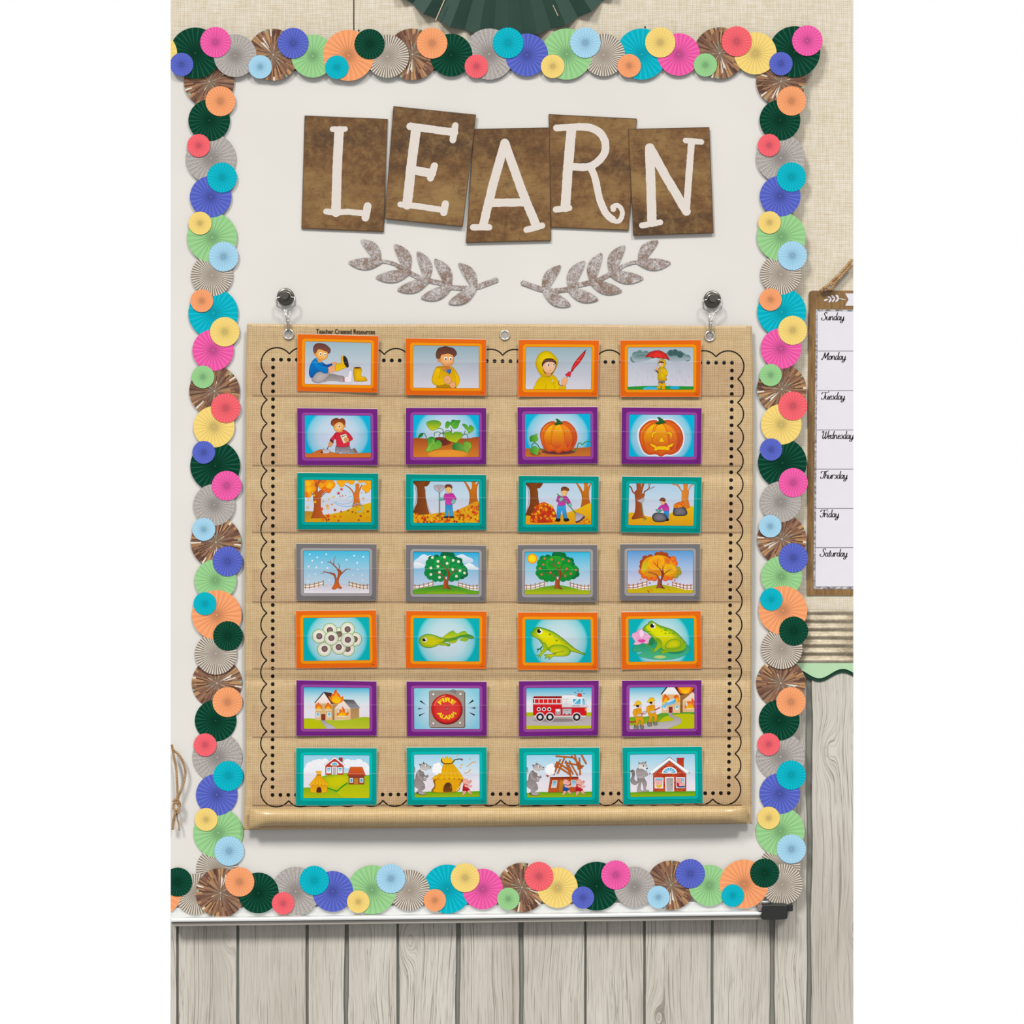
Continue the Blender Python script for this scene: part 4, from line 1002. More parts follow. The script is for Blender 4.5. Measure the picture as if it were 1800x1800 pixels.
def coat_boy(a):      # 1,2
    a.bg('92adb8', 'dcdbe2')
    a.p('b98a10', '70,104 108,104 110,113 69,113', 'a87f10')
    a.b('d9a60a', '80,68 70,71 64,82 61,95 64,104 75,107 88,104 100,108 110,109 116,98 113,86 104,72 97,69', 'efc008', ol='9a7208', ow=.5)
    a.b('f4c806', '69,73 78,74 76,86 74,92 84,91 87,96 86,104 72,106 63,101 62,92', 'e9b806', ol='b08408', ow=.5); a.b('efc206', '103,74 108,80 114,90 116,99 111,108 108,102 108,90', ol='b08408', ow=.4)
    a.b('c79408', '69,71 76,68 84,69 84,71', ol='98700a', ow=.4)
    a.p('cf7a3e', '85,68 96,68 97,75 91,78 86,76'); a.p('2f74c0', '88,76 98,74 99,79 96,84 92,80'); a.l('3c4a78', 1.0, '81,73 86,78 92,81 96,85 98,79 99,72', 0)
    a.b('e08e3c', '77,46 88,43 100,44 104,50 104,60 100,66 92,69 83,66 77,58', 'f5b878', 'r', ol='a8622a', ow=.5)
    a.e('dd9350', 75, 55.5, 2.8, 4.6, ol='a8622a', ow=.5)
    a.b('5c342b', '69,48 70,40 74,33 80,31 88,29 96,31 103,33 108,38 110,44 107,48 105,50 102,46 94,43 86,44 79,46 77,52 72,53.5', '75473b', ol='33201b', ow=.8)
    for x in (88.3, 98): a.e('ffffff', x, 53, 2.8, 3.2); a.e('17110e', x+.2, 54, 1.7, 1.9)
    a.l('6a3818', .6, '86,49 89,48'); a.l('6a3818', .6, '97,48 100,49'); a.l('b06a34', .6, '90,64 93,64.5 95,63')
    a.b('f0b078', '85,90 92,87 98,90 99,97 95,103 88,102 85,97', ol='b06a34', ow=.5); a.b('f0b078', '96,103 102,99 107,101 107,109 102,112 97,109', ol='b06a34', ow=.5)
    for s in ('88,95 93,95', '89,98 94,98'): a.l('b87a44', .5, s)
def umbrella_boy(a):  # 1,3
    a.bg('95b0bb', 'dddce3')
    a.b('d8b400', '45,114 46,103 50,94 57,87 66,83 78,82 86,87 92,96 95,106 96,114', 'efce00', ol='8f7a08', ow=.5)
    a.b('c7a600', '57,84 50,73 47,62 49,50 55,41 62,37 68,35.5 76,38 84,45 90,53 90,62 86,72 80,82 72,88 64,86', 'efd008', 'r', ol='84710a', ow=.5)
    a.b('8a6a0c', '60,60 63,53 71,50 80,51 87,56 88,64 84,75 78,83 74,87 66,82 61,73')
    a.b('efb588', '60,62 64,56 72,54 80,56 86,60 85,70 80,78 72,81 65,77 61,70', 'f5c8a0', 'r', ol='b27a48', ow=.4)
    a.p('e0a070', '66,77 77,79 76,87 68,84')
    a.b('5a3428', '59,63 61,57 66,53 74,51 82,53 87,58 86,62 82,58 74,57 67,58 62,63 60,67', ol='38221a', ow=.4)
    a.e('ffffff', 71, 63.5, 2.5, 3.1); a.e('171f30', 71.8, 63.8, 1.5, 1.9); a.e('ffffff', 82, 63, 2.3, 2.9); a.e('171f30', 82.6, 63, 1.3, 1.8)
    a.l('b06a34', .6, '73,74.5 77,75'); a.l('c98a58', .6, '75,70 77,72')
    a.l('8f7a08', .6, '81,97 84,106 85,114'); a.l('a08808', .7, '68,103 66,114'); a.e('cfcac0', 80.4, 94.5, 1.4, 2.8, rot=-20)
    a.b('e0bc04', '94,108 103,104 107,107 104,112 101,114 96,114', ol='8f7a08', ow=.5)
    a.l('9c4a34', 1.4, '94,95 92,98 93,102 97,104 104,104')
    a.l('3a2c2a', .8, '107,90 110,86', 0)
    a.b('f3b67e', '98,96 102,90 107,88 109.5,92 108,100 103,105 99,102', ol='b9743e', ow=.5)
    a.b('a01018', '117,76 119,68 125,57 134,46 143,37 145,39 141,48 133,60 124,70 119,77', 'e52a28', 'r', ol='701018', ow=.5)
    a.l('f05a50', .7, '120,72 127,60 137,47 142,41'); a.p('7a1420', '140,41 144,35 147,33 145,38'); a.l('402828', .7, '144,37 147,33', 0)
    a.p('d8303c', '105,83 112,77 117,76 117,80 115,88 111,86 109,87', ol='8f1c28', ow=.4)
def rain_boy(a):      # 1,4
    a.bg('a6bac6', 'dedde5')
    for c in ('6f9090',):
        a.puff(c, '42,44 50,41 62,42 72,44 38,52 110,42 128,42 135,46 144,50', 7, '5f8080'); a.b('6c8b8b', '34,50 40,42 60,39 75,42 75,50 60,56 42,58', 'a9b9c0'); a.b('4f7070', '100,42 115,36 128,40 140,45 150,50 146,54 120,58 104,54', 'a9b9c0')
    a.puff('47696a', '112,40 120,39 130,43', 6.5, '3d5c5e'); a.b('557474', '40,46 56,43 72,46 68,52 45,53', '97adb2')
    for i, (x, y) in enumerate(((36, 68), (45, 78), (53, 70), (64, 74), (44, 93), (56, 99), (66, 89), (75, 84), (113, 84), (123, 77), (134, 87), (146, 84), (124, 94), (140, 96), (117, 88), (129, 76), (107, 74))):
        a.l('b3bfd2', .45, [(x, y-4), (x, y+4)], 0)
        if i % 2: a.e('a9b6cc', x+2, y+3, .7)
    a.p('1f9a3a', '22,107 60,105 100,105 157,106 157,116 22,116', '2f9f3c'); a.b('19b4e8', '58,109 70,106.5 84,108 84,113 60,114', '52cdf2'); a.b('19b4e8', '109,107.5 118,106 128,107 126,111 114,111')
    a.l('2f8a34', .5, '41,106 42.5,103'); a.l('2f8a34', .5, '109,105 110.5,102'); a.l('8a8890', .6, '86,50 85,66', 0)
    a.p('4a4448', '87,96 100,96 100,101 87,101'); a.l('d8d0d8', .4, '87,98 100,98', 0)
    for s in ('87,100 93,100 92,106 91,110 84,110 84,107 88,105', '95,100 101,100 100,107 101,111 94,112 94,108'): a.b('efc010', s, 'dca80a', ol='96700a', ow=.4)
    a.b('b48f10', '88,70 95,67 101,70 104,76 105,83 102,87 103,94 87,94 86,84 86,76', 'ecc40c', 'r', ol='7a620c', ow=.5); a.l('8a7010', .5, '91,72 90,94')
    a.b('e8c20c', '97,70 102,72 105,79 104,84 98,82 93,77 95,75', ol='8a7010', ow=.4)
    a.b('c99d0c', '87,60 89,54 94,52 99,53 102,58 101,64 97,68 92,69', 'edc60e', ol='7a620c', ow=.5); a.e('f4c8a0', 92, 61.5, 4.2, 5.2, ol='a87848', ow=.3); a.b('4a3020', '88,60 89,57 93,56 97,58 97,60 92,59', ol='38221a', ow=.3)
    a.e('181818', 93.5, 60.5, .7, 1.1); a.b('eeb080', '81,70 83,67 86,69 85,73 83,75'); a.b('eeb080', '91,73 94,72 95,75 92,77'); a.b('5a4a40', '82,74 86,76 87,80 84,78', ol='403430', ow=.3); a.l('503c40', .7, '79,72 80,75 83,76')
    a.b('b01a18', '62,48 66,42 74,37 83,35 92,36 101,41 106,48 109,54 104,51 97,51 92,50 87,50 82,48.5 76,50 70,47.5', 'e8352c', 'r', ol='6e1414', ow=.5)
    a.l('8a1414', .5, '76,50 77,43 83,35'); a.l('8a1414', .5, '97,51 94,42 88,35'); a.l('333333', .5, '88,35 88,32', 0)
HAL = [(1.0, '14b6da'), (.92, '7fcbe2'), (.6, 'bfd6e8'), (0.02, 'd6deec')]
HAT = [(1.0, '08bcc6'), (.90, '86d2da'), (.6, 'bcdde2'), (0.02, 'd8e4ec')]
def dig_boy(a):       # 2,1
    a.bg('06b4dc'); a.halo(HAL, 88, 68, 62, 56)
    a.b('c9692c', '22,104 34,104 44,100 52,96.5 60,96 70,98 80,102 95,104 120,104 156,103 156,116 22,116', 'e07f30', ol='8c4a22', ow=.6); a.p('a8501e', '22,111 156,111 156,116 22,116')
    a.e('5a2a14', 58, 101, 4, 1.6); a.b('8d8b92', '111,96 117,95 122,93 126,99 128,102 111,102', ol='5c5a60', ow=.4); a.b('8a6a50', '119,94 123,95 127,101 122,102')
    a.b('6f696c', '86,87 98,90 111,87 112,102 96,102 94,97 92,102 84,102', 'a9a4a8', ol='4a464a', ow=.5)
    a.b('a9aab0', '59,97 61,93 64,96 67,95 71,96 73,99 70,103 60,103', 'd0d2d8', ol='66686e', ow=.4); a.l('5a2230', 1.5, '67,96 71,88', 0)
    a.b('e5a05c', '70,86 73,79 78,79 78,86 74,91 71,90', ol='9a5a2c', ow=.4)
    a.b('d0283a', '85,62 80,68 73,77 78,81 84,74 86,84 87,89 98,91 111,88 112,80 118,76 116,70 108,61 100,57 92,62', 'e03044', ol='7c1424', ow=.6)
    a.l('5a1018', .7, '84,64 84,76'); a.p('3a2a20', '72,77 75,76 81,81 79,84')
    a.p('f1e6c4', '93,68 105,64.5 111,80 100,84', ol='6a5a3a', ow=.5); a.l('2a4a20', 1.3, '96,71 104,68', 0); a.b('e5a360', '101,75 105,72 110,74 110,80 104,81', ol='9a5a2c', ow=.4)
    a.p('e3a050', '86,59 98,58 97,62 88,62')
    a.b('e29c48', '80,48 86,42 96,40 102,46 100,55 95,60 88,61 82,57', 'f6c07c', 'r', ol='a0602a', ow=.5); a.e('e09858', 102.5, 49, 2, 3, ol='a0602a', ow=.4)
    a.b('7a3418', '75,45 76,39 81,35 87,33.5 92,36 97,34 102,37 103.5,43 101,48 98,44 92,41 85,44 80,49 77,48', 'b0522a', ol='4a2010', ow=.6)
    a.e('ffffff', 90.5, 50, 1.8, 2.5); a.e('17110e', 91.2, 50.2, 1.2, 1.7); a.l('3a2010', .8, '81,51 84,51'); a.l('b06a34', .5, '86,58 89,57')
def vine(a):          # 2,2
    a.bg('06b4dc'); a.halo(HAL, 90, 68, 62, 56)
    a.b('a34c24', '22,76 50,74 90,72 130,74 157,73 157,114 22,114', 'e48a2c'); a.e('8a3c22', 78, 80, 22, 9, c2='6a2c28'); a.e('e2902e', 92, 105, 40, 9, c2='f0a034')
    g = '3f7a3c'
    for s in ('51,74 46,64 42,64', '66,70 66,63 74,61 80,64 84,60', '75,72 76,66 82,64 84,72 84,76', '84,66 82,56 72,54', '84,64 90,58 100,60 98,52', '100,64 99,58', '118,72 124,66 127,58', '124,66 130,66 132,72 128,78 123,76'): a.l(g, 1.5, s)
    a.b('186a34', '33,73 37,65 43,63 44,66 40,71', '2a8a3a')
    a.b('3f9a2c', '50,43 58,39 68,38 77,41 79,46 75,52 68,57 60,58 54,53', 'c8cc20', ol='2a7a2c', ow=.5); a.l('6aa822', .6, '52,44 62,46 72,54')
    a.b('2c8c34', '88,53 88,44 92,40 98,42 101,37 110,38 117,38 115,44 112,52 105,55 100,50 97,47 93,53', '68b82c', ol='1f6f34', ow=.5); a.l('9ad050', .6, '99,50 106,42')
    a.b('3f9a30', '121,46 126,45 131,49 134,53 135,48 140,49 144,54 141,60 137,62 134,65 131,58 126,53', '86bf24', ol='2a7a2c', ow=.5)
    a.b('5fae2a', '85,66 90,61 98,61 101,64 108,61 118,62 122,67 118,74 112,79 111,87 106,82 98,80 90,75', 'd2d01c', ol='3f8a2c', ow=.5); a.l('8fb51c', .6, '101,65 106,78')
    a.b('1f9a3c', '52,76 57,71 64,71 68,76 66,81 73,77 78,80 81,86 76,94 66,96 56,100 49,99 52,90 53,84', '8ac63c', ol='1f7a34', ow=.5); a.l('d2dc50', .8, '52,97 60,85 65,80 61,76'); a.l('c2d850', .6, '64,82 71,89')
    a.b('1f7f3c', '101,90 105,83 114,82 121,85 123,88 124,82 131,80 138,84 139,91 134,98 133,103 126,100 114,97 104,96', '8abf3c', 'h', ol='2a7a34', ow=.5); a.l('a8d850', .6, '124,90 132,100')
def pumpkin_body(a, face):
    a.b('c84820', '56,72 57,58 63,49 72,42 82,40 90,43 100,40 110,41 119,48 126,58 129,72 126,85 119,95 108,100 101,99 92,103 83,99 72,100 62,92', 'ee7a18', 'r', ol='b0441c', ow=.6)
    for s, c, d in (('58,72 60,58 68,48 80,43 76,46 68,54 64,64 62,76 64,88 60,84', 'f29018', 'd8581c'), ('64,74 66,62 74,51 84,47 80,58 78,72 78,86 70,84', 'fcc210', 'd4581c'), ('79,76 82,58 88,47 94,47 100,56 103,72 102,84 90,94 80,88', 'fbb812', 'cf4a22'), ('104,72 101,58 96,47 106,50 114,58 118,70 116,84 108,92', 'f8981a', 'c4402c'), ('119,72 116,58 108,46 116,48 123,58 126,72 122,86 117,90', 'e06a1c', 'b83a2c')): a.b(c, s, d)
    for s in ('83,46 78,60 78,82 84,98', '96,46 103,62 104,82 101,97', '78,44 64,58 62,76 68,94', '108,45 118,58 120,76 114,94'): a.l('cc501c', .8, s)
    a.b('2a6a2c', '83,45 88,43 88,38 86,36 89,35 94,38 98,42 100,45 94,46 88,48', '1f5a24', ol='1a4a20', ow=.4)
def pumpkin(a):       # 2,3
    a.bg('06b4dc'); a.halo(HAL, 90, 68, 62, 56)
    a.b('b4602c', '22,95 50,94 100,93 140,92 160,92 160,114 22,114', 'd8822e'); a.e('8a4a3c', 92, 100, 34, 6, c2='5a2c34'); a.e('d07a34', 46, 104, 14, 5, c2='8a4824')
    a.l('1f7a3c', 1.8, '42,96 39,88 44,83 50,86 56,94 66,97'); a.l('3a8a3c', 1.9, '118,97 124,98 129,92 131,84 135,83 139,86 144,82 149,80 158,81')
    a.b('1f8a34', '35,72 39,68 44,67 49,65 50,70 52,75 49,79 45,82 40,80 36,80', '7ac03a', 'h', ol='1f7a34', ow=.4); a.b('2a9a34', '36,95 40,91 44,89 49,91 53,95 52,102 50,107 43,104 37,101', '7ac03a', 'h', ol='1f7a34', ow=.4)
    pumpkin_body(a, 0)
def jack(a):          # 2,4
    a.bg('06b4dc'); a.halo(HAL, 92, 70, 62, 58)
    a.at(-17.5, -8.0, 1.14, 1.19); a.b('e8eef4', '53,72 54,57 61,47 71,39.5 82,38 90,40 100,38 111,39 121,46 128.5,57 131.5,72 128.5,86 121,97 109,102 101,101.5 92,105 83,101.5 71,102 60,94'); pumpkin_body(a, 1); a.at()
    for s in ('75,72 73,67 76,62 82,61 86,65 81,63.5 77,67 77,72', '101,66 105,62 111,62 114,67 113,72 110,75 111,69 107,64.5'): a.b('fbca12', s, ol='a86414', ow=.6)
    a.p('fbca12', '93,69.5 99,80.5 88,81', ol='a86414', ow=.6)
    a.p('fbca12', '69,83 80,87 84,91 86,89 101,89 103,91 107,87 117.5,83 114,90 109,91 109,96 104,98 102,96.5 85,96.5 83,98.5 78,97 80,93 73,89', ol='a86414', ow=.6)
AUT = ['e2401c', 'f06a1a', 'f9a814', 'f7c81c', 'c8301c', 'a83c20', 'f58a1a']
def autumn_wind(a):   # 3,1
    a.bg('bfd8e8', 'e0e0e8')
    a.p('b8862a', '22,88 40,89 60,96 60,111 22,111', 'd8a020'); a.b('e0bc14', '40,101 60,96 80,93 105,87 120,80 140,75 160,74 160,113 30,113', 'd89a14')
    a.b('a8501e', '40,63 41,50 43,36 41,25 57,25 50,38 49,50 54,47 60,44 68,46 62,51 56,58 55,68 55,80 58,92 66,103 67,110 62,102 50,102 38,102 36,103 40,90 42,76', 'c8642a', 'h', ol='5a2a18', ow=.6)
    a.l('6a3420', 2, '40,56 36,52 32,48'); a.l('8a4420', 1.5, '56,60 64,52 70,48')
    a.b('c86a20', '100,35 110,40 117,46 121,52 124,45 124,35 131,35 130,44 137,35 134,44 131,52 131,64 133,73 138,78 128,77 117,80 120,70 120,60 117,50 110,42', 'e07a24', 'h', ol='6a3420', ow=.5)
    a.puff('e8821a', '27,30 36,32 30,42 38,44 26,50 30,54 38,27 58,38 64,30 72,28 76,36 70,43', 8, 'f6a618'); a.puff('d8541a', '25,56 46,27 62,45 70,48 60,28', 5, 'ee7a18'); a.puff('f6a818', '30,34 72,38 32,46', 6, 'fbbe1c')
    a.puff('f09a14', '92,30 100,28 96,35 110,27 116,30 134,27 144,27 150,32 142,42 150,40 146,46', 6, 'fbb01a')
    a.l('8fc8ea', 1.3, '80,71 92,77 105,79 118,77 128,73 136,78 137,85 132,90 126,89', 1); a.l('8fc8ea', 1.1, '82,70 96,74 108,73 116,70 119,64 115,59 108,61'); a.l('4aa8d8', .7, '120,76 130,74 137,80 134,88 128,90')
    r = random.Random(5)
    for x, y, k, c in ((96, 45, 4.5, 0), (90, 53, 4.5, 4), (80, 60, 4, 3), (68, 78, 5, 2), (69, 83, 4, 3), (57, 84, 5, 0), (69, 98, 6, 0), (82, 99, 4, 1), (94, 99, 3.6, 1), (83, 86, 4.2, 5), (44, 70, 4, 3), (29, 81, 3.8, 2), (30, 66, 3, 3), (60, 69, 3, 2), (71, 64, 3, 3), (77, 75, 3, 6), (38, 48, 3.5, 2), (42, 57, 3, 3), (59, 105, 4, 1), (70, 105, 4, 5), (134, 98, 3.4, 5), (148, 89, 3.6, 5), (118, 90, 3, 5), (130, 106, 3, 5), (147, 101, 3, 6), (139, 63, 3.2, 2), (95, 89, 3, 4), (90, 107, 3, 5), (124, 92, 2, 5), (140, 92, 1.5, 5), (126, 80, 2, 5), (109, 87, 2.6, 5), (112, 50, 1.6, 6), (136, 52, 1.6, 6), (144, 52, 1.6, 4), (104, 57, 1.8, 6), (93, 59, 2, 1), (98, 58, 2.4, 1)): a.star(AUT[c], x, y, k, r.uniform(0, 72))
def trunks(a, dx):
    a.b('6a3414', '24,22 30,34 32,50 31,66 26,78 22,90 22,104 66,104 56,86 50,64 48,46 47,34 52,32 56,24 62,20', '9a5420', 'h'); a.l('3a1a0c', .8, '23,22 28,34 30,50 29,66 24,80', 1)
    a.b('7a3c14', '44,30 50,24 58,20 56,28 50,34'); a.l('4a200c', .6, '48,38 48,52 51,66 58,86 66,98')
    a.b('d07a1e', '122,20 132,30 138,40 140,30 139,20 149,20 147,30 156,22 150,36 150,52 152,64 156,76 132,80 135,66 135,48 130,36', 'b05a18', 'v'); a.l('5a2c10', .6, '124,22 132,32 136,46 135,64 131,78'); a.l('5a2c10', .6, '155,24 150,36 150,56 154,68')
def leafy(a, r, n, xa, xb, fn, yb, cols=AUT, k=(2.2, 4.2)):
    for i in range(n):
        x = r.uniform(xa, xb); y0 = fn(x); y = lerp(y0, yb, r.random()**.9); a.star(cols[r.randrange(len(cols))], x, y, r.uniform(*k), r.uniform(0, 72))
def rake_boy(a):      # 3,2
    a.bg('b4d2e6', 'e2e2ea'); a.at(0, 0); trunks(a, 0)
    a.b('e09a20', '22,92 40,90 60,88 80,85 104,83 126,74 156,64 158,108 22,108', 'e8b81c')
    leafy(a, random.Random(4), 150, 24, 155, lambda x: 88 if x < 100 else lerp(83, 66, (x-100)/56), 105)
    a.l('5f9a48', 2.0, '76,44 76,97', 0); a.l('3f7a34', .6, '75.2,44 75.2,97', 0)
    a.b('a8a2a6', '65,33 70,31 80,31 86,34 84,39 78,44 73,44 67,39', 'c8c2c8', ol='7a747a', ow=.5)
    for x in (69, 72, 75, 78, 81): a.l('8a848a', .5, [(x, 32), (75.5, 43)], 0)
    a.b('2f4050', '84,94 92,90 94,94 92,96 85,96'); a.b('2f4050', '96,94 99,90 104,93 105,95 97,96')
    a.p('2a90c8', '88,68 101,68 103,92 96,92 94.5,74 93,92 87,92', '3aaede', ol='1a5a8a', ow=.4)
    a.b('c02a9a', '87,48 94,49 101,47 106,52 109,58 106,61 103,57 101,60 101,69 88,69 89,59 85,61 84,57', 'd04ab0', ol='6a1458', ow=.5)
    a.b('5ab8a0', '75,57 80,56 85,57 84,60 76,61', ol='2a7a68', ow=.4); a.b('7ac8b4', '99,64 103,61 107,60 107,64 103,68 100,67', ol='2a7a68', ow=.4)
    a.b('f4c078', '88,36 92,34 99,35 100,41 97,46 94,47.5 91,45 88.5,41', ol='a86a30', ow=.4)
    a.b('6a341c', '86.5,34 88,31 93,29.5 99,31 101,35 100,38.5 98,36 92,35 89,37', '8a4a28', ol='402010', ow=.5); a.e('20140c', 91.5, 39.5, .6); a.e('20140c', 96, 39.5, .6); a.l('b06a34', .5, '92,44 95,44')
def pile_boy(a):      # 3,3
    a.bg('b4d2e6', 'e2e2ea'); a.at(4, 4, .99); trunks(a, 0); a.at()
    a.b('eec018', '26,92 50,94 88,90 108,86 130,78 160,68 160,111 26,111', 'df9a1c')
    r = random.Random(8)
    a.b('d8421c', '37,104 38,92 44,80 54,68 64,65 74,70 84,80 88,92 88,103 60,106', 'b8301c')
    for i in range(95):
        t = r.random(); an = r.uniform(math.pi, 2*math.pi); q = math.sqrt(t); a.star(AUT[r.randrange(7)], 63+q*26*math.cos(an), 104+q*38*math.sin(an), r.uniform(2.4, 4.6), r.uniform(0, 72))
    a.b('26242a', '87,98 94,96 96,100 94,103 88,103'); a.b('26242a', '102,98 109,96 113,99 112,102 104,103')
    a.p('3aaee6', '90,70 105,70 109,97 102,97 98,78 95,97 88,97', '2a90d0', ol='15507c', ow=.5)
    a.b('b42a94', '92,51 100,54 107,53 113,60 116,67 111,68 107,61 105,64 105,71 91,72 92,66 88,63 89,57', 'cc4aac', ol='601450', ow=.5)
    a.b('f2bc78', '97,41 102,39 109,41 109,47 105,53 100,51 98,47', ol='a86a30', ow=.4); a.b('6a341c', '97,40 99,35.5 105,34.5 111,37 113,41 109,43 103,41 99,43', '94502c', ol='402010', ow=.5); a.e('20140c', 102.5, 46, .6); a.e('20140c', 107, 46.5, .6)
    a.l('4f8a3c', 1.7, '89,48 108,66 126,87', 0)
    a.b('7ac8b4', '93,59 98,55 101,58 98,63 94,63', ol='2a7a68', ow=.4); a.b('7ac8b4', '111,69 116,67 118,71 115,74 111,72', ol='2a7a68', ow=.4)
    leafy(a, r, 14, 120, 154, lambda x: 96, 108, k=(2, 3.6))
    a.b('9c969e', '126,86 134,88 142,92 139,97 132,102 126,104 125,96', 'c8c2ca', ol='5a545c', ow=.5); a.b('5a3c48', '126,103 134,100 142,92 144,95 136,102 128,106')
def bag_boy(a):       # 3,4
    a.bg('accfe6', 'e6e4ea')
    a.b('eec018', '26,88 44,86 70,94 96,94 112,86 128,80 160,74 160,111 26,111', 'dfa018')
    a.b('8a4420', '40,45 44,40 44,25 52,25 52,36 56,26 60,25 56,40 55,48 60,50 58,55 54,58 53,66 55,80 58,92 64,99 54,96 44,98 34,98 40,86 42,70 41,56', 'b85c28', 'h', ol='5a2a14', ow=.5)
    for s, w in (('28,33 33,36 36,44 41,48', 2.6), ('55,50 58,49 60,44 66,40 70,34', 2.4), ('69,36 68,30 66,26', 1.2), ('69,32 72,28 74,26', 1.2), ('69,40 74,37 80,34', 1.2)): a.l('8a4420', w, s)
    a.b('e08a30', '134,44 137,40 137,26 145,26 144,40 147,44 146,58 148,70 148,76 134,76 133,62', 'd8782a', 'h', ol='8a4a1c', ow=.5)
    for s, w in (('112,27 118,30 125,32 131,40 135,46', 2.4), ('124,26 126,31 130,36', 1.6), ('159,29 152,32 148,38 145,44', 2.0)): a.l('d07a2c', w, s)
    a.b('a8a6a8', '45,62 52,59 57,56 60,58 58,62 55,66 50,65', 'cccacc', ol='7a787a', ow=.4); a.l('6a9a4c', 1.8, '53.5,65 56,82 59,102', 0)
    a.b('16161a', '116,86 118,76 124,74 136,74 142,80 144,86 141,91 128,92 118,91', '7a7880', 'r', ol='101014', ow=.5); a.b('e86a1a', '117,73 120,68 128,65 134,64 138,68 137,73 128,76 119,76', 'f8a020', ol='8a2c10', ow=.6)
    for x, y in ((122, 71), (127, 68), (132, 69), (134, 72), (124, 74)): a.star('d83a18', x, y, 2.4, x)
    a.p('2a9ad8', '98,80 108,80 107,98 98,92', '2a80c0', ol='15507c', ow=.4); a.b('18181c', '100,98 107,97 107,102 100,102')
    a.b('b42a94', '86,79 90,73 97,69 101,66 105,70 108,77 107,82 97,82 94,76 90,80', 'cc4aac', ol='601450', ow=.5)
    a.b('f2bc78', '92,63 99,61 100,66 97,70 93,68', ol='a86a30', ow=.4); a.b('6a2c18', '89,62 91,58 95,56 100,58 101,62 98,64 93,62', '8a4026', ol='401808', ow=.5)
    a.b('141418', '75,96 76,90 82,86 90,86 98,88 103,93 104,99 99,103 86,104 78,102', '807e86', 'r', ol='0e0e12', ow=.6)
    a.b('4aa890', '82,79 86,80 86,83 83,83', ol='2a6a58', ow=.4); a.b('4aa890', '86,84 91,80 95,81 91,84 88,87', ol='2a6a58', ow=.4)
def bare_tree(a):     # 4,1
    a.bg('40bce0', 'd6dfe8')
    for i, (x, y) in enumerate(((33, 33), (48, 39), (66, 33), (38, 45.5), (57, 49), (121, 36), (139, 38), (106, 44), (127, 50), (31, 57), (46, 59), (68, 60), (32, 76), (44, 72), (119, 74), (137, 74), (128, 63), (30, 86), (72, 84), (138, 84))): a.e('f4f8fb', x, y, 1.6 if y < 62 else 1.3, 1.6 if y < 62 else 1.3)
    a.b('cdcbd2', '20,103 40,99 60,95 80,92 100,92 115,96 135,101 154,103 154,112 20,112', 'eeedf1', ol='b8b6be', ow=.5); a.p('f2f0f4', '20,107 154,107 154,112 20,112')
    a.at(-3, -0.3); a.fence('a8814a', '7a5a30'); a.at()
    a.b('b8501e', '77,101 82,92 83,82 80,74 77,72 80,70 84,74 86,82 89,74 90,66 93,64 96,70 92,78 90,86 92,94 97,100 92,101 88,99 84,102', 'd86a2a', ol='5a2414', ow=.7)
    for s, w in (('80,73 72,70 64,68 60,66', 2.6), ('63,68 58,70 54,71', 1.1), ('78,71 75,69 72,68', 1.4), ('90,66 86,60 80,54 74,49 68,48', 2.8), ('75,49 74,46 73,43', 1.2), ('81,54 81,46 84,37', 1.7), ('90,64 92,58 91,54 89,50', 2.0), ('93,74 98,69 104,64 108,62 114,62.5', 2.4), ('105,63 106,60', 1.0)): a.l('7a3020', w, s, 1, w*.35); a.l('c05a28', w*.45, s, 1, .2)
def big_tree(a, dark, mid, light):
    a.puff(dark, '60,42 70,40 84,35 92,34 100,36 108,44 115,46 117,54 125,64 126,72 120,76 55,50', 6.5)
    a.puff(mid, '56,50 54,60 53,70 58,76 68,80 78,80 100,80 110,78 118,70 122,62 64,44 110,50', 7.5); a.b(mid, '52,62 56,48 66,40 84,36 100,38 112,48 120,58 122,72 110,78 96,76 84,78 64,78 54,72')
    a.b(light, '66,48 74,41 86,36 96,42 97,52 90,62 78,64 68,60', mid, 'r'); a.b(light, '98,60 104,53 112,55 120,62 118,70 106,74 98,72', mid, 'r'); a.b(dark, '60,66 70,65 80,68 86,64 92,60 88,72 82,76 74,70', mid, 'r')
def tree_trunk(a, c='c0602c', d='7a341c'):
    a.e('f2f0ec', 88, 82, 1.4, 2.6, rot=25)
    a.b(c, '82,101 84,94 85,84 86,78 90,84 92,76 92,68 95,66 97,74 94,82 93,92 95,98 99,102 92,101 88,100', d, 'h', ol=d, ow=.5)
    for s, w in (('86,81 83,75 76,72 65,69', 2.4), ('93,72 90,64 84,58 76,49', 2.4), ('85,60 84,52 86,42', 1.5), ('94,68 95,60 94,55', 1.6), ('95,76 101,70 108,65 113,64.5', 2.0)): a.l(d, w, s, 1, w*.4); a.l(c, w*.4, s, 1, .2)
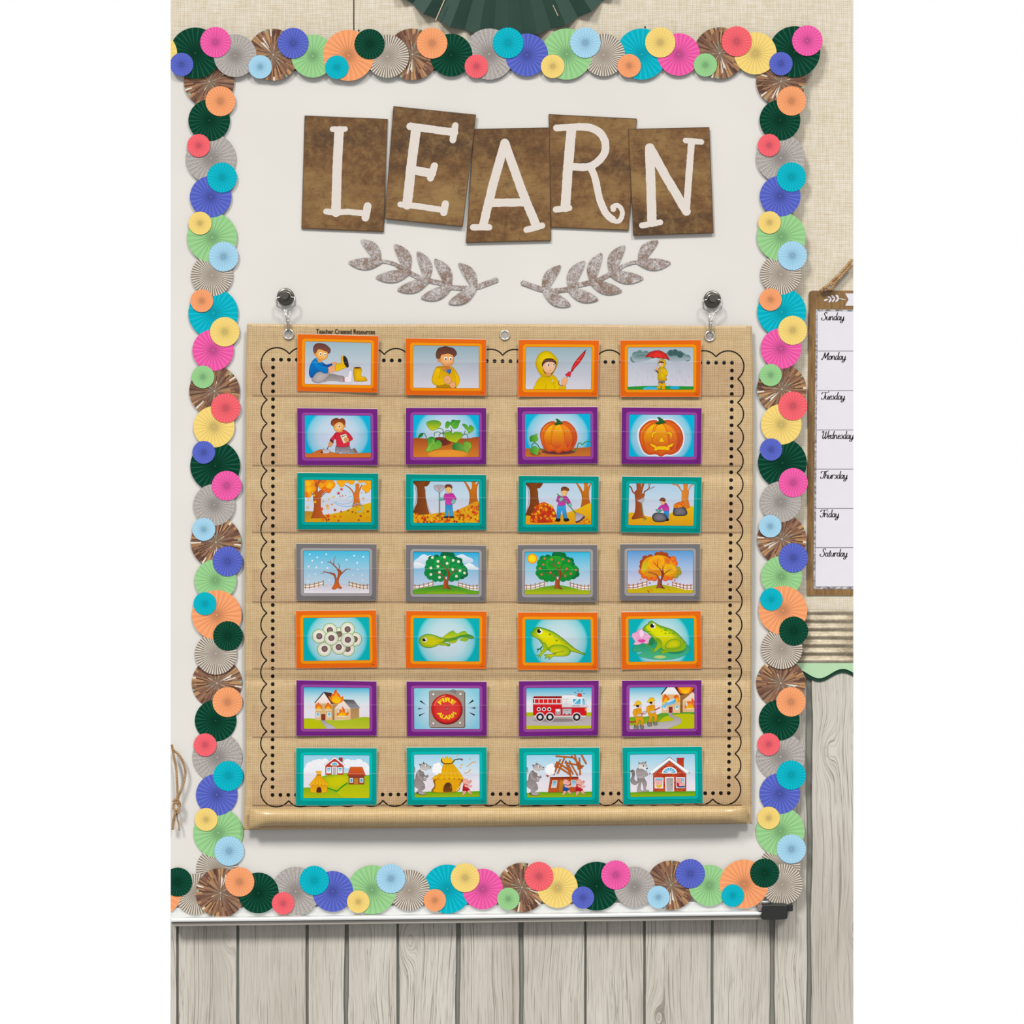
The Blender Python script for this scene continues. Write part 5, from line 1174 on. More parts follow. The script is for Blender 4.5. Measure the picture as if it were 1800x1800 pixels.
def bloom_tree(a):    # 4,2
    a.bg('04aede', 'd3dfec')
    for s in ('26,46 34,40 40,35 46,33 52,36 60,35 62,44 54,58 26,54', '108,38 116,34 122,33 132,38 141,42 142,48 130,52 112,50'): a.b('e6eef6', s, 'b8d4e8')
    for s in ('24,52 32,49 40,51 48,56 44,60 24,60', '122,56 134,51 142,53 148,58 155,61 150,64 124,62'): a.b('f2f4f8', s, 'cfe0ee')
    a.at(0, .8); a.fence('a8825e', '7a5a3a'); a.at()
    a.b('1f8a34', '22,104 40,100 62,96 90,93 115,97 140,104 156,106 156,114 22,114', '7ab818'); a.b('4aa020', '50,112 70,105 100,104 130,112', '9cc41a')
    big_tree(a, '0c6a3c', '128a44', '1fa846'); tree_trunk(a)
    for x, y in ((62, 39.5), (73, 47), (86, 38.5), (91, 51), (103, 45), (113.5, 47.5), (73, 57), (59, 60), (76, 68.5), (59, 73), (76, 78.5), (102, 63), (116.5, 65.5), (125.5, 70), (109.5, 76.5)):
        for k in range(5): a.e('f6f2d8', x+1.7*math.cos(k*1.257-1.57), y+1.7*math.sin(k*1.257-1.57), 1.25, n=8)
        a.e('d8c068', x, y, .8, n=8)
def apple_tree(a):    # 4,3
    a.bg('2abce0', 'e2e4ec'); a.e('f08a1c', 40, 41.5, 10, c2='f8b414')
    for k in range(24): a.p('f0901c', [(40+9*math.cos(k*.2618-.1), 41.5+9*math.sin(k*.2618-.1)), (40+10.8*math.cos(k*.2618), 41.5+10.8*math.sin(k*.2618)), (40+9*math.cos(k*.2618+.1), 41.5+9*math.sin(k*.2618+.1))])
    a.e('fcc810', 40, 41.5, 8, c2='ffe01a')
    a.at(1, 1); a.fence('a8825e', '7a5a3a'); a.at()
    a.b('3fa424', '22,104 42,102 64,97 92,94 116,98 140,104 158,104 158,114 22,114', 'c8cc14')
    a.at(1, 0); big_tree(a, '0c7038', '148f34', '2fae24'); tree_trunk(a); a.at()
    for x, y in ((64.5, 41.5), (78.5, 43.5), (92, 50), (101, 43), (112.5, 46.5), (62, 53.5), (55, 61), (58.5, 73), (76, 69), (108, 61.5), (126, 64), (116.5, 71.5), (105.5, 76)): a.e('c83418', x, y, 2.3, c2='f07a58')
def gold_tree(a):     # 4,4
    a.bg('5a9cd8', 'eaeaf2'); a.at(1.2, 0); a.fence('b06a44', '7a4a30'); a.at()
    a.b('a8b01c', '24,103 44,101 66,96 92,93 116,97 140,103 158,104 158,113 24,113', 'e8c40a')
    a.at(1, -1); a.puff('a8481c', '60,42 70,40 84,35 92,34 100,36 108,44 55,50 54,58', 6); a.puff('d84a2c', '53,68 58,76 68,80 78,81 100,81 110,79 115,44 118,52', 6.5, 'f07a1c'); a.puff('8a8a2a', '124,64 126,70 120,76', 6, 'b8a428')
    a.b('e89a18', '52,62 56,48 66,40 84,36 100,38 112,48 120,58 122,72 110,78 96,76 84,78 64,78 54,72'); a.b('c8b41a', '53,62 58,50 64,48 66,58 60,68 54,70', 'd8c41c')
    a.b('f8bc12', '66,48 74,41 86,36 96,42 97,52 90,62 78,64 68,60', 'f59a1c', 'r'); a.b('f6c414', '98,60 104,53 112,55 120,62 118,70 106,74 98,72', 'e8a818', 'r'); a.b('f0901c', '97,42 104,40 110,46 108,54 100,52', 'e06a1c', 'r'); a.b('e08a24', '66,68 78,66 88,66 90,74 82,78 70,74')
    tree_trunk(a, 'b05a40', '6a2c24'); a.at()
    for x, y, c in ((52, 83, 1), (70, 90, 5), (106, 92, 0), (119.5, 84.5, 5), (66, 105, 1), (70, 102, 6), (74, 105, 1), (68, 107, 5), (109, 103, 6)): a.star(AUT[c], x, y, 2.4, x*7)
def eggs(a):          # 5,1
    a.bg('04b2b8'); a.halo(HAT, 87, 66, 60, 56)
    for x, y, pup in ((91, 56, (91, 56)), (122, 66, (122, 66)), (108, 86, (108, 85)), (73, 48, (73, 48)), (52, 60, (52, 60)), (62, 86, (62.5, 85)), (91, 82, (90.5, 81.5)), (108, 46, (108, 46.5)), (76, 64, (76, 63.5)), (108.5, 67.5, (108.5, 67))):
        a.e('8fb47c', x, y, 14, 14, ol='6f9a64', ow=.6); a.e('d5e0b4', x, y, 13.1, 13.1, c2='f2ede4'); a.e('efe8dc', x, y, 9, 9, c2='f8f2ec'); a.e('3a2a26', pup[0], pup[1], 6.2, 6.2, c2='8a706a')
def tadpole(a):       # 5,2
    a.bg('04b2b8'); a.halo(HAT, 90, 67, 58, 58)
    a.b('7ab41c', '82,63 90,56 97,51 103,49 106,52 112,55 120,51 127,50 130,54 134,58 120,60 104,64 90,66', 'cfd214', ol='3f8a2c', ow=.5); a.b('8abc1c', '92,70 102,68 112,66 108,72 102,74 96,73', 'b8c81c', ol='3f8a2c', ow=.5); a.b('9ac41c', '116,67 126,62 134,62 131,68 127,70 120,69', ol='3f8a2c', ow=.5)
    a.b('3a8a34', '78,66 92,65 106,62 120,58 136,57 145,63 138,65 124,62 108,66 96,70 84,72', '6aac2c', ol='2a7a34', ow=.5)
    a.b('58a028', '35,68 38,62 44,58 52,56 62,57 72,60 80,63 90,65 84,72 90,76 97,75 95,80 88,78 80,78 74,77 66,81 54,83 44,81 37,75', 'd8d40c', 'r', ol='2a7a34', ow=.7)
    a.b('a8c414', '76,73 84,74 92,76 90,78 80,78', ol='3f8a2c', ow=.4)
    for x, y in ((69, 62), (73, 64), (78, 65), (84, 64), (88, 65)): a.e('5a9a24', x, y, .9)
    a.e('fafafa', 46.8, 67.5, 4.4); a.e('101010', 45.8, 67.2, 3.4); a.e('ffffff', 48, 65.5, 1.2)
def froglet(a):       # 5,3
    a.bg('04b2b8'); a.halo(HAT, 94, 70, 56, 58)
    a.l('1a6a3c', 2.4, '60,80 55,85 49,86'); a.l('1a6a3c', 1.6, '57,84 57,90'); a.l('1a6a3c', 1.4, '53,86 49,92')
    a.b('4fa024', '37,54 42,48 46,43 53,42 62,44 74,48 86,54 100,64 112,74 124,84 136,91 145,95 143,97 130,93 118,90 112,92 104,92 84,92 76,90 70,86 60,76 52,66 44,62 38,58', 'd8d808', 'r', ol='2a7a34', ow=.8)
    a.b('cfd208', '48,50 60,47 78,55 92,66 100,78 84,80 70,82 62,72 54,62', 'e8e404', 'r')
    a.b('8abc1c', '64,72 70,80 69,88 62,94 56,100 53,98 58,90 62,84 60,78', 'b8cc14', ol='3f8a2c', ow=.5)
    for s in ('55,97 49,98 45,99', '55,98 51,102', '56,99 56,104'): a.l('5aa028', 1.5, s)
    a.b('6fae20', '73,86 78,79 88,77 100,78 110,82 115,88 115,94 108,99 92,100 82,100 76,104 74,106 72,104 74,100 67,104 65,103 68,99 64,98 65,96 76,96 88,95 78,92', 'd8d80c', 'r', ol='2a7a34', ow=.6); a.l('4f9a2c', 1.2, '80,94 90,92 102,90')
    for x, y, r in ((74, 50, 1.6), (75, 56.5, 2.8), (83, 54, 1.6), (84, 61, 1.6), (94, 62, 2), (88, 68.5, 2.6), (99, 68, 1.2)): a.e('7aa818', x, y, r, r*.7)
    a.e('fafafa', 54.8, 50.8, 5.3); a.e('101010', 53.6, 50, 4.1); a.e('ffffff', 56.2, 48, 1.3)
def frog(a):          # 5,4
    a.bg('04b2b8'); a.halo(HAT, 94, 70, 55, 58)
    a.b('1c9a72', '36,90 37,81 46,76 60,74 90,70 120,70 142,76 150,84 147,92 134,100 112,106 90,107 66,104 46,98 56,92 54,91 44,91', '4cc08c', 'v', ol='0f7a5c', ow=.6); a.e('a8cc70', 90, 101, 12, 3.4, c2='c8d880'); a.e('3aa87c', 120, 86, 22, 10, c2='0f6a5c')
    a.b('f0a0cc', '35,56 40,53 44,52 46,47 50,48 54,45 58,50 62,56 72,58 70,64 66,70 69,73 62,75 56,73 50,76 40,77 39,73 42,71 36,63', 'f6c0de', ol='c05a94', ow=.5); a.b('e04a9c', '46,68 54,66 62,68 58,72 50,72')
    for s in ('46,50 48,60 53,68', '62,56 57,62 54,68', '40,56 46,64 52,68'): a.l('d878b0', .7, s)
    a.b('f8d4e8', '50,50 54,47 58,53 57,60 54,64 50,58')
    a.b('2a8a4c', '70,66 74,62 80,66 78,74 72,78 66,78 68,72', ol='1f6a3c', ow=.4)
    for s in ('68,75 60,77', '68,77 62,81', '70,78 66,82'): a.l('5aa830', 1.5, s)
    a.b('4fa024', '57,44 62,38 66,36 68,32 74,30 80,33 88,38 100,42 114,47 124,54 132,62 137,68 142,74 140,82 132,88 118,90 100,90 92,84 84,74 78,66 70,57 62,51 57,48', 'd2d408', 'r', ol='2a7a34', ow=.8)
    a.b('cfd40c', '62,42 74,36 90,44 108,52 118,62 106,68 92,70 82,62 72,52', 'e2e206', 'r')
    a.b('6aac20', '82,64 90,66 94,74 92,82 84,88 78,92 76,88 82,82 84,74', 'b4cc14', ol='3f8a2c', ow=.5)
    for s in ('80,86 72,84 69,83', '80,87 72,89', '80,88 74,94'): a.l('6ab028', 1.8, s)
    a.b('74b01c', '100,80 106,70 116,66 128,68 132,74 128,82 114,84 104,84', 'd6d60c', 'r', ol='3f8a2c', ow=.6)
    a.b('8abc1c', '140,72 142,80 136,88 122,91 108,91 100,93 97,98 95,94 88,95 95,91 87,90 96,88 112,87 128,84 134,78', ol='3f8a2c', ow=.5)
    for x, y, rx in ((93, 42, 3.2), (101.5, 47, 4), (111.5, 47.5, 3.2), (93, 50, 1.3), (101, 54.5, 2.2), (109, 54, 2), (117, 54, 3)): a.e('6fae20', x, y, rx, rx*.62)
    a.e('fafafa', 76, 39.5, 5.2); a.e('101010', 75, 39.3, 4.2); a.e('ffffff', 77.3, 37.2, 1.3); a.l('3f8a2c', .9, '59,48 66,51 72,50')
def burn_house(a, full=True):
    a.p('c8a068', '77,58 98,50 98,89 77,91', '9a7844'); a.p('d2b078', '44,58 78,58 78,91 44,91', 'e6c68e'); a.p('f4f0ee', '60,37 77,58 43,58', 'f6ddd0')
    a.p('3a3034', '60,35 42,57 44,57.5 60.5,38'); a.p('4a2c26', '60,35 76,37 98,57 76,59', '6a3420')
    a.p('f4dcc8', '98,50 114,68 82,68', 'f2e6dc'); a.p('e8cc98', '82,68 114,68 114,90 82,90', 'e4c48c'); a.p('b08a58', '114,68 131,67 131,86 114,90', 'c09a64'); a.p('4a4646', '98,50 120,51 133,67 114,68', '9a9a9c')
    a.p('8a3828', '56,79 64,79 64,91 56,91', ol='5a2018', ow=.4)
    for x in (46, 68): a.p('f4f4f4', [(x, 76), (x+7, 76), (x+7, 85), (x, 85)]); a.p('38b4dc', [(x+1, 77), (x+6, 77), (x+6, 84), (x+1, 84)], 'b8e2f0')
    for x in (44, 63): a.flame([(x+1, 68), (x, 64), (x+3, 60), (x+6, 56), (x+9, 59), (x+13, 64), (x+13, 69), (x+7, 70)], [(x+3, 69), (x+4, 65), (x+7, 61), (x+10, 65), (x+11, 69)]); a.p('f8f0d8', [(x, 70), (x+13, 70), (x+13, 71.5), (x, 71.5)])
    a.flame('86,80 90,74 94,70 98,72 97,64 101,68 104,74 109,74 110,79 107,82 90,83', '90,82 94,76 98,73 102,76 104,81'); a.e('d8eaf2', 90, 74, 1.5, 3); a.e('d8eaf2', 105, 74, 1.5, 3); a.p('faf4e4', '87,82.5 106,82.5 106,84 87,84')
    a.flame('73,50 71,43 75,45 77,38 80,40 82,33 86,30 87,36 92,40 95,46 98,43 100,48 98,54 90,58 80,57', '77,52 78,44 82,42 85,36 89,43 93,47 95,52 89,57 81,56')
def house_fire(a):    # 6,1
    a.bg('e9e9ee'); a.band('06aed6', 'b8dae6', 25, 44); a.band('b8dae6', 'e9e9ee', 44, 64)
    a.b('a8c020', '18,90 40,88 70,91 110,90 135,85 156,88 156,112 18,112', 'c8d030'); a.b('c0c80c', '18,92 50,92 70,110 18,112')
    a.b('a09c9c', '56,91 64,91 66,96 76,100 83,106 84,111 62,111 66,106 60,100', 'cfcccc', ol='8a8686', ow=.4)
    burn_house(a)
def alarm(a):         # 6,2
    a.bg('86cbe0'); a.halo([(1.0, '86cbe0'), (.5, 'c0e0ec'), (.02, 'd6e8f2')], 90, 68, 72, 56)
    a.p('6a6058', [(q[0]/1, q[1]/1) for q in rrect(56.5, 34, 127, 107, 4, 4)]); a.p('9c9086', rrect(55.5, 32.5, 125, 105, 4, 4), 'a89c92', ol='756a60', ow=.6)
    a.e('6a2420', 91, 70, 31, 30); a.e('b81c18', 90, 68.5, 30.6, 29, c2='e8342c'); a.e('d8302c', 91, 70, 26, 24.5, c2='e0403c'); a.l('f28a78', 1.6, '66,62 70,53 78,46 88,43'); a.e('8a2420', 90.5, 68.5, 4, 4, c2='c8605c')
    for x, y in ((64, 40), (117.5, 39.5), (64, 97.5), (117, 96.5)): a.e('5a524c', x+.5, y+.5, 2.9); a.e('b8b0aa', x, y, 2.5, c2='f6f4f2')
    def arc_up(u, y, w): r = 16.5+y; t = math.radians(lerp(-142, -38, u)); return (90.5+r*math.cos(t)*1.02, 70+r*math.sin(t))
    def arc_dn(u, y, w): r = 20.5-y; t = math.radians(lerp(154, 26, u)); return (90.5+r*math.cos(t), 68+r*math.sin(t))
    for c, ex in (('f6b80c', 0),):
        a.word(c, 'FIRE', lambda u, y, w: arc_up(u, y-1.0, w), 8.2, .045); a.z += 1; a.word('fde028', 'FIRE', lambda u, y, w: arc_up(u, (y-1.0)*.98+.3, w), 7.6, .02)
        a.word(c, 'ALARM', lambda u, y, w: arc_dn(u, y-1.0, w), 8.0, .045); a.z += 1; a.word('fde028', 'ALARM', lambda u, y, w: arc_dn(u, (y-1.0)*.98+.3, w), 7.4, .02)
    for s in ('36.5,54 39,51.5 50,61.5', '34,67 34,70 44,68', '35,80.5 36,83.5 48,76.5', '144,53.5 141.5,50.5 131.5,60', '147,65.5 147,68.5 136.5,67', '144.5,82.5 146.5,79.5 133.5,75'): a.p('15222a', s)
    a.l('2a2422', 1.0, '96,33 102,33.5 108,38'); a.l('2a2422', 1.0, '100,30.5 105,31 109.5,35')
def fire_truck(a):    # 6,3
    a.bg('06aed6', 'eeeef2'); a.band('06aed6', 'b8dae6', 25, 46); a.band('b8dae6', 'ececf0', 46, 60); a.band('ececf0', 'ececf0', 60, 78)
    a.band('b4c40c', 'b4c40c', 75.5, 83); a.band('b8b2ae', 'c0bab6', 83, 102); a.band('c4c804', 'c4c804', 102, 112); a.e('a8a29e', 90, 91, 50, 4, c2='8a8480')
    a.b('f2f0f2', '98.5,66 98.5,43 101,41.5 122,41.5 128,44 142,45 145,50 147,60 147.5,66', 'dcdade', ol='8a868a', ow=.4)
    a.p('d2141e', '41.5,46 44,44 98.5,44 98.5,66 147.5,66 147,82 143,84 48,84 42,82', 'd81c26', ol='8a1018', ow=.5); a.p('8a1014', '42,45 98,44 98,47 42,47.5')
    a.p('9a1014', '42,49 98,49 98,58.5 42,58.5')
    for k in range(6): x = 46+k*8.6; a.p('e01c1c', [(x, 50.3), (x+6.6, 50.3), (x+6.6, 57.5), (x, 57.5)])
    for y in (48.7, 58.3): a.l('e8e4e2', 1.7, [(39, y), (112, y)], 0); a.l('9a9694', .4, [(39, y+1), (112, y+1)], 0)
    for k in range(7): x = 44.7+k*8.7; a.l('e8e4e2', 1.3, [(x, 48.5), (x, 58.5)], 0)
    a.l('d0ccca', 1.4, '107,49 107,58', 0)
    a.p('f8f8f8', '119.5,48 137,48 136.5,60.5 119.5,60.5'); a.p('1f9ccc', '120.5,49 136,49 135.5,59.5 120.5,59.5', '68bfe0'); a.p('c8e4f0', '128,49 133,49 123,59.5 120.5,59.5 120.5,57'); a.p('2a9ecc', '139,48 143,48 145.5,60 139,62', 'a0d4e8', ol='f0f0f0', ow=.5)
    a.b('d8281c', '130,39 133,38 137,39 138,44 130,44', 'f0583c', ol='8a1810', ow=.4)
    for s in ('123,35.5 127.5,38', '130,31.5 132,35.5', '139,31.5 137,35', '140,38 145,37.8'): a.l('1c2a30', .8, s, 0)
    a.word('303038', 'FIRE DEPT.', lambda u, y, w: (lerp(119.5, 136, u), 63.6-y), 1.7)
    for x in (53, 63.3, 73.7): a.e('f0eeee', x, 69.3, 3.9); a.e('16161a', x, 69.3, 2.2)
    a.p('d8d6d6', '86,69 96,69 96,80 86,80', ol='8a8686', ow=.4); a.e('f6f6f6', 91, 72, 3.6, 2.8)
    for x in (88.7, 93): a.l('4a4848', 1.5, [(x, 73.5), (x, 79)], 0)
    a.p('b8b4b4', '100,68.5 118,68.5 117.5,80 100,80', 'd2cece', ol='8a8686', ow=.4); a.l('505050', .6, '105,71.5 111,71.5', 0); a.e('505050', 104, 79, 1.5); a.e('505050', 113, 79, 1.5)
    a.e('f8a814', 146, 70, 1.9, 3.2); a.p('e6e2e0', '42,82 147,82 145,84.5 44,84.5')
    for x in (55.5, 75, 128): a.e('ece8e6', x, 84.5, 9, 9.2); a.e('141416', x, 85, 7.6); a.e('3a3a3c', x, 85, 5.4); a.e('a8a4a2', x, 85, 4, c2='f0eeee')
def fire_fight(a):    # 6,4
    a.bg('06aed6', 'eeeef2'); a.band('06aed6', 'c0dee8', 24, 44); a.band('c0dee8', 'f0eef2', 44, 62); a.band('f0eef2', 'f0eef2', 62, 90)
    a.b('3aa030', '26,87 60,84 84,80 100,76 162,75 162,112 26,112', 'b4c410'); a.b('c2c80c', '100,84 160,80 162,110 90,110')
    a.b('a8a4a2', '26,103 60,98 100,94 116,92 117,88 108,83 107,78 114,78 116,82 128,86 133,92 128,99 112,105 96,110 26,110', 'c8c4c2', ol='8f8b89', ow=.4)
    a.p('a0743c', '129,40 160,34 160,70 129,77', '8a5a28'); a.p('ddb67a', '94,40 130,40 130,77 94,77', 'ecca90'); a.p('f0eef0', '104,22 119,24 129,40 93,40'); a.p('30262a', '105,22 91,40 94,40 107,24'); a.p('50281c', '117,24 122,22 158,22 158,34 130,42', '6a3018')
    a.p('f2d8c4', '154,36 160,40 160,52 135,52'); a.p('e6c08a', '135,52 160,52 160,75 135,75')
    a.flame('124,26 122,22 156,22 154,32 148,38 138,39 130,37', '128,28 130,22 150,22 148,34 138,38')
    a.p('8a2c20', '107,64 115.5,64 115.5,77 107,77', ol='f4ece0', ow=.8); a.e('e8c060', 113, 71, .7)
    for x in (96, 120): a.p('f4f4f4', [(x, 62), (x+7.5, 62), (x+6.5, 71), (x+.8, 71)]); a.p('38b4dc', [(x+1, 62.5), (x+6.5, 62.5), (x+5.5, 68), (x+1.5, 68)], 'a8dcf0')
    a.flame('95,54 96,46 98,43 100,39 104,43 107,46 109,50 104,55', '98,54 100,48 102,45 105,50 103,55'); a.flame('117,46 122,41 126,43 128,50 129,54 124,55', '121,50 124,45 127,52 124,54')
    a.flame('140,68 141,58 146,54 152,54 153,47 157,52 160,60 160,68', '143,68 146,60 150,57 154,60 156,68'); a.p('faf0e0', '141,68 160,68 160,69.5 141,69.5'); a.e('d8eaf2', 143, 60, 1.6, 4)
    a.b('1f9cd4', '91,65 98,60 108,52 116,48 120,49 121,56 116,59 104,62 94,66', '8ad2ee'); a.b('c8e8f6', '104,54 116,48.5 119,50 108,56')
    a.l('b83028', 2.8, '28,94 36,95 44,92 50,84 56,78 62,76', 1); a.l('a84a30', 2.2, '72,74 82,70 90,66', 0)
    def man(dx, dy):
        a.at(dx, dy)
        for s in ('66,94 73,95 75,101 73,103 66,103', '77,94 82,93 85,98 84,101 78,101'): a.b('6f6c62', s, '8f8c80', ol='3a382f', ow=.5)
        a.b('f0a81a', '67,77 80,77 85,84 83,94 79,94 79,86 75,84 73,94 67,94 69,86', 'e09412', ol='9a5f0c', ow=.5)
        a.b('e8980e', '70,62 77,60 80,64 80,72 82,77 68,79 66,73 63,70 65,64', 'f6b020', ol='9a5f0c', ow=.5); a.b('f6aa18', '65,64 70,66 69,73 76,74 75,77 66,76 63,71', ol='9a5f0c', ow=.4)
        a.b('cfc8c4', '71,73 78,72 81,74 78,77 72,77', ol='807870', ow=.4)
        a.b('f0c8a0', '73,53 79,53 80,58 77,61 73,60'); a.b('3a241c', '69,55 74,54 75,58 71,59'); a.e('c8e2ea', 78.5, 56, 1.4, 2)
        a.b('f2b80c', '65,56 67,51 71,47 76,46.5 79,50 80,53 74,54 69,55', 'fcd222', ol='9a720c', ow=.5); a.at()
    man(0, 0); a.b('c8c2c0', '57,74 62,73 64,76 60,80 57,78', ol='807870', ow=.4); man(-26.5, 6.5)
def hut(a, s=1):
    a.b('e8a010', '36,86 46,84 60,84 67,86 66,98 50,99.5 35,98', 'f8c418', ol='a86a10', ow=.5); a.b('5a2c24', '47,98.5 47,92 50,88.5 54,89 56,93 56,98.5', ol='8a5018', ow=.6)
    a.p('f2ac10', '47,65 55,65 62,74 70,83 66,86 63,83 60,86 56,83 52,86 48,83 44,86 40,83 36,86 31,85 39,75', 'f8c01c', ol='b8780c', ow=.5)
    for t in ('49,66 42,84', '51,66 50,84', '53,66 58,83', '55,67 64,82'): a.l('c8860c', .6, t)
    a.p('f4b414', '45,57 57,57 55,61 56,65 47,65 47,61', ol='b8780c', ow=.5); a.l('5a3410', 1.0, '47,64.5 56,64.5', 0)
def hill_houses(a):   # 7,1
    a.bg('96d2ea', 'e8eaf2'); a.puff('ecf0f6', '43,44 34,48 52,42 63,41 30,56 108,42 118,44 130,42 140,48 148,56 24,62 40,60 60,56 130,60', 9.5, 'f4f4f8'); a.b('f0f0f6', '20,60 60,50 80,60 150,56 154,80 20,92', 'ecebf2')
    a.b('5aac1c', '54,72 62,66 80,62 100,60 116,62 124,72 118,90 90,100 60,96', 'd2d008', 'r'); a.b('9cc012', '110,80 130,70 156,68 156,112 80,112 90,95', 'd2d00c', ol='3aa020', ow=.8); a.l('1f9a24', 2.4, '68,90 80,94 88,96 96,88 108,80')
    a.b('7ab818', '18,92 30,89 50,90 68,92 84,98 96,106 100,112 18,112', 'c8cc0c')
    hut(a)
    a.p('a83428', '91,30 98,30 98,42 91,38', ol='7a2018', ow=.4); a.p('b83c2c', '82,31 100,46 100,64 64,64 64,46', 'c04434'); a.l('fafafa', 3.0, '62,45 82.5,30 102.5,45', 0); a.l('a83428', .6, '61,45 82.5,28.5 103.5,45', 0)
    P = [(74+8.3+8.3*math.cos(math.radians(t)), 45.5+7*math.sin(math.radians(t))) for t in range(180, 361, 15)]; a.p('fafafa', P); P = [(82.3+5.5*math.cos(math.radians(t)), 44.5+4.8*math.sin(math.radians(t))) for t in range(180, 361, 15)]; a.p('58b8dc', P)
    for x in (66, 88.5): a.p('fafafa', [(x, 49), (x+9.5, 49), (x+9.5, 61), (x, 61)]); a.p('30aede', [(x+1.5, 50.3), (x+8, 50.3), (x+8, 60), (x+1.5, 60)], 'e6f2f8')
    a.p('fafafa', '77,48 87,48 87,64 77,64'); a.p('bcb8b4', '78.5,49.5 85.5,49.5 85.5,64 78.5,64')
    a.p('8a4030', '110,64 141,64 141,83 110,83', 'a04834', ol='6a2c20', ow=.4); a.p('d8601c', '113.5,48.5 137,48.5 144,65.5 107,65.5', 'c04a2c', ol='8a3414', ow=.5); a.p('c8842c', '121,71 129,71 129,82.5 121,82.5', ol='8a5018', ow=.4)
    for x in (112, 132): a.p('f4f2f0', [(x, 70.5), (x+7, 70.5), (x+7, 79.5), (x, 79.5)]); a.p('4ab0d4', [(x+1.2, 72), (x+5.8, 72), (x+5.8, 78), (x+1.2, 78)])
def straw_blow(a):    # 7,2
    a.bg('f0eef3'); a.band('9cd4ec', 'f0eef3', 22, 78); a.p('4aa81c', '24,99 60,97 110,98 157,96 157,110 24,110', 'b4c80c'); wolf(a)
    a.b('9a6410', '67,72 120,72 118,82 110,98 62,98 66,86'); a.b('f0b40c', '69,74 90,73 117,74 115,84 108,97 66,98 68,88', 'e8a80c', 'h')
    a.b('5a3414', '84,98 84,88 88,81 94,79 99,82 101,90 100,98', '7a4c1c', ol='c89018', ow=1.0); a.e('e8c040', 98, 88.5, .8)
    a.p('e6a80c', '84,42 102,42 110,51 118,62 124,72 118,74 115,70 110,74 105,71 100,75 95,71 90,75 86,71 80,75 74,71 70,73 59,73 68,66 78,60 82,50', 'f6c014', ol='b07c0c', ow=.6)
    for t in ('86,44 76,70', '90,44 86,72', '94,44 96,72', '98,44 106,71', '102,45 114,69', '82,54 72,70'): a.l('cc900c', .7, t)
    a.p('f4bc14', '83,42 80,32 83,29 86,34 88,29 92,27.5 93,33 97,29 100,32 101,36 104,33 102,42', ol='b07c0c', ow=.6); a.l('4a3828', 2.0, '80,33 80,38 86,42 96,42 102,40 106,35 112,33 119,33'); a.p('6a4a2c', '117,32 122,32 122,36 118,35')
    a.puff('f4f6fa', '66,52 68,46 74,44 77,50 76,57 70,60 66,57', 4.5, 'ffffff'); a.e('fbfbfd', 71, 52, 6.5, 8)
    for s in ('130,48 136,43 142,39 148,39', '125,61 132,59 138,53', '117,46 122,43', '134,34 138,31'): a.l('e8a838', 1.6, s)
    for x, y in ((117, 50), (111, 26), (113, 92), (116, 88)): a.star('f0b848', x, y, 2.6, x)
    for s in ('112,97 117,84', '115,97 120,80', '109,97 113,90'): a.l('f2e6b8', .9, s, 0)
    a.at(108, 61, 1.02, 1.0); a.tf = (108, 61, 1.0, .93); pig(a, 'd8242c', 'a01820'); a.at()
def stick_blow(a):    # 7,3
    a.bg('f0eef3'); a.band('9cd4ec', 'f0eef3', 23, 80); a.p('4aa81c', '27,100 60,98 110,99 161,97 161,112 27,112', 'b4c80c'); a.at(4, 1.5); wolf(a); a.at()
    a.p('b0481c', '76,69 131,68 133,98 71,99', 'c4582c', ol='7a3014', ow=.6); a.p('8a3414', '75,69 131,68 131,71 75,72')
    a.p('e8d8c0', '80,75 90,75 88,90 77,90'); a.p('40b0dc', '81,76.5 88,76.5 86.5,88.5 79,88.5', 'c8e6f2'); a.p('c8861c', '94,75 113,75 113,98 92,98', 'b8781c', ol='7a5010', ow=.5); a.p('e8d8c0', '117,74 127,74 127,88 117,88'); a.p('58b4d8', '118.5,75.5 126,75.5 126,86.5 118.5,86.5', 'c8e6f2')
    for s, w in (('86,27 120,30', 2.6), ('104,30 90,62', 2.6), ('96,33 82,65', 2.4), ('117,26 138,48', 2.4), ('124,24 132,54', 2.8), ('133,30 135,65', 2.6), ('137,24 147,43', 2.8), ('106,36 117,70', 2.8), ('113,36 130,66', 2.4), ('104,40 142,47', 2.4), ('94,42 120,60', 3.0), ('88,46 116,64', 3.0), ('84,52 90,38', 3.4), ('86,46 92,40', 3.6), ('112,44 121,64', 2.4), ('131,50 140,50', 2.4)): a.l('7a2c14', w+.8, s, 0); a.l('c8641c', w-.4, s, 0)
    a.puff('f2f6fa', '70,54 72,48 78,46 81,52 80,59 74,61 70,58', 4.5, 'ffffff'); a.e('fbfbfd', 75, 53, 6.5, 8); a.p('b84c2c', '68,64 74,66 71,69 67,66')
    a.tf = (88, 63, .92, .88); pig(a, '1c68b4', '12488a'); a.tf = (113, 62, .98, .92); pig(a, 'd8242c', 'a01820'); a.at()
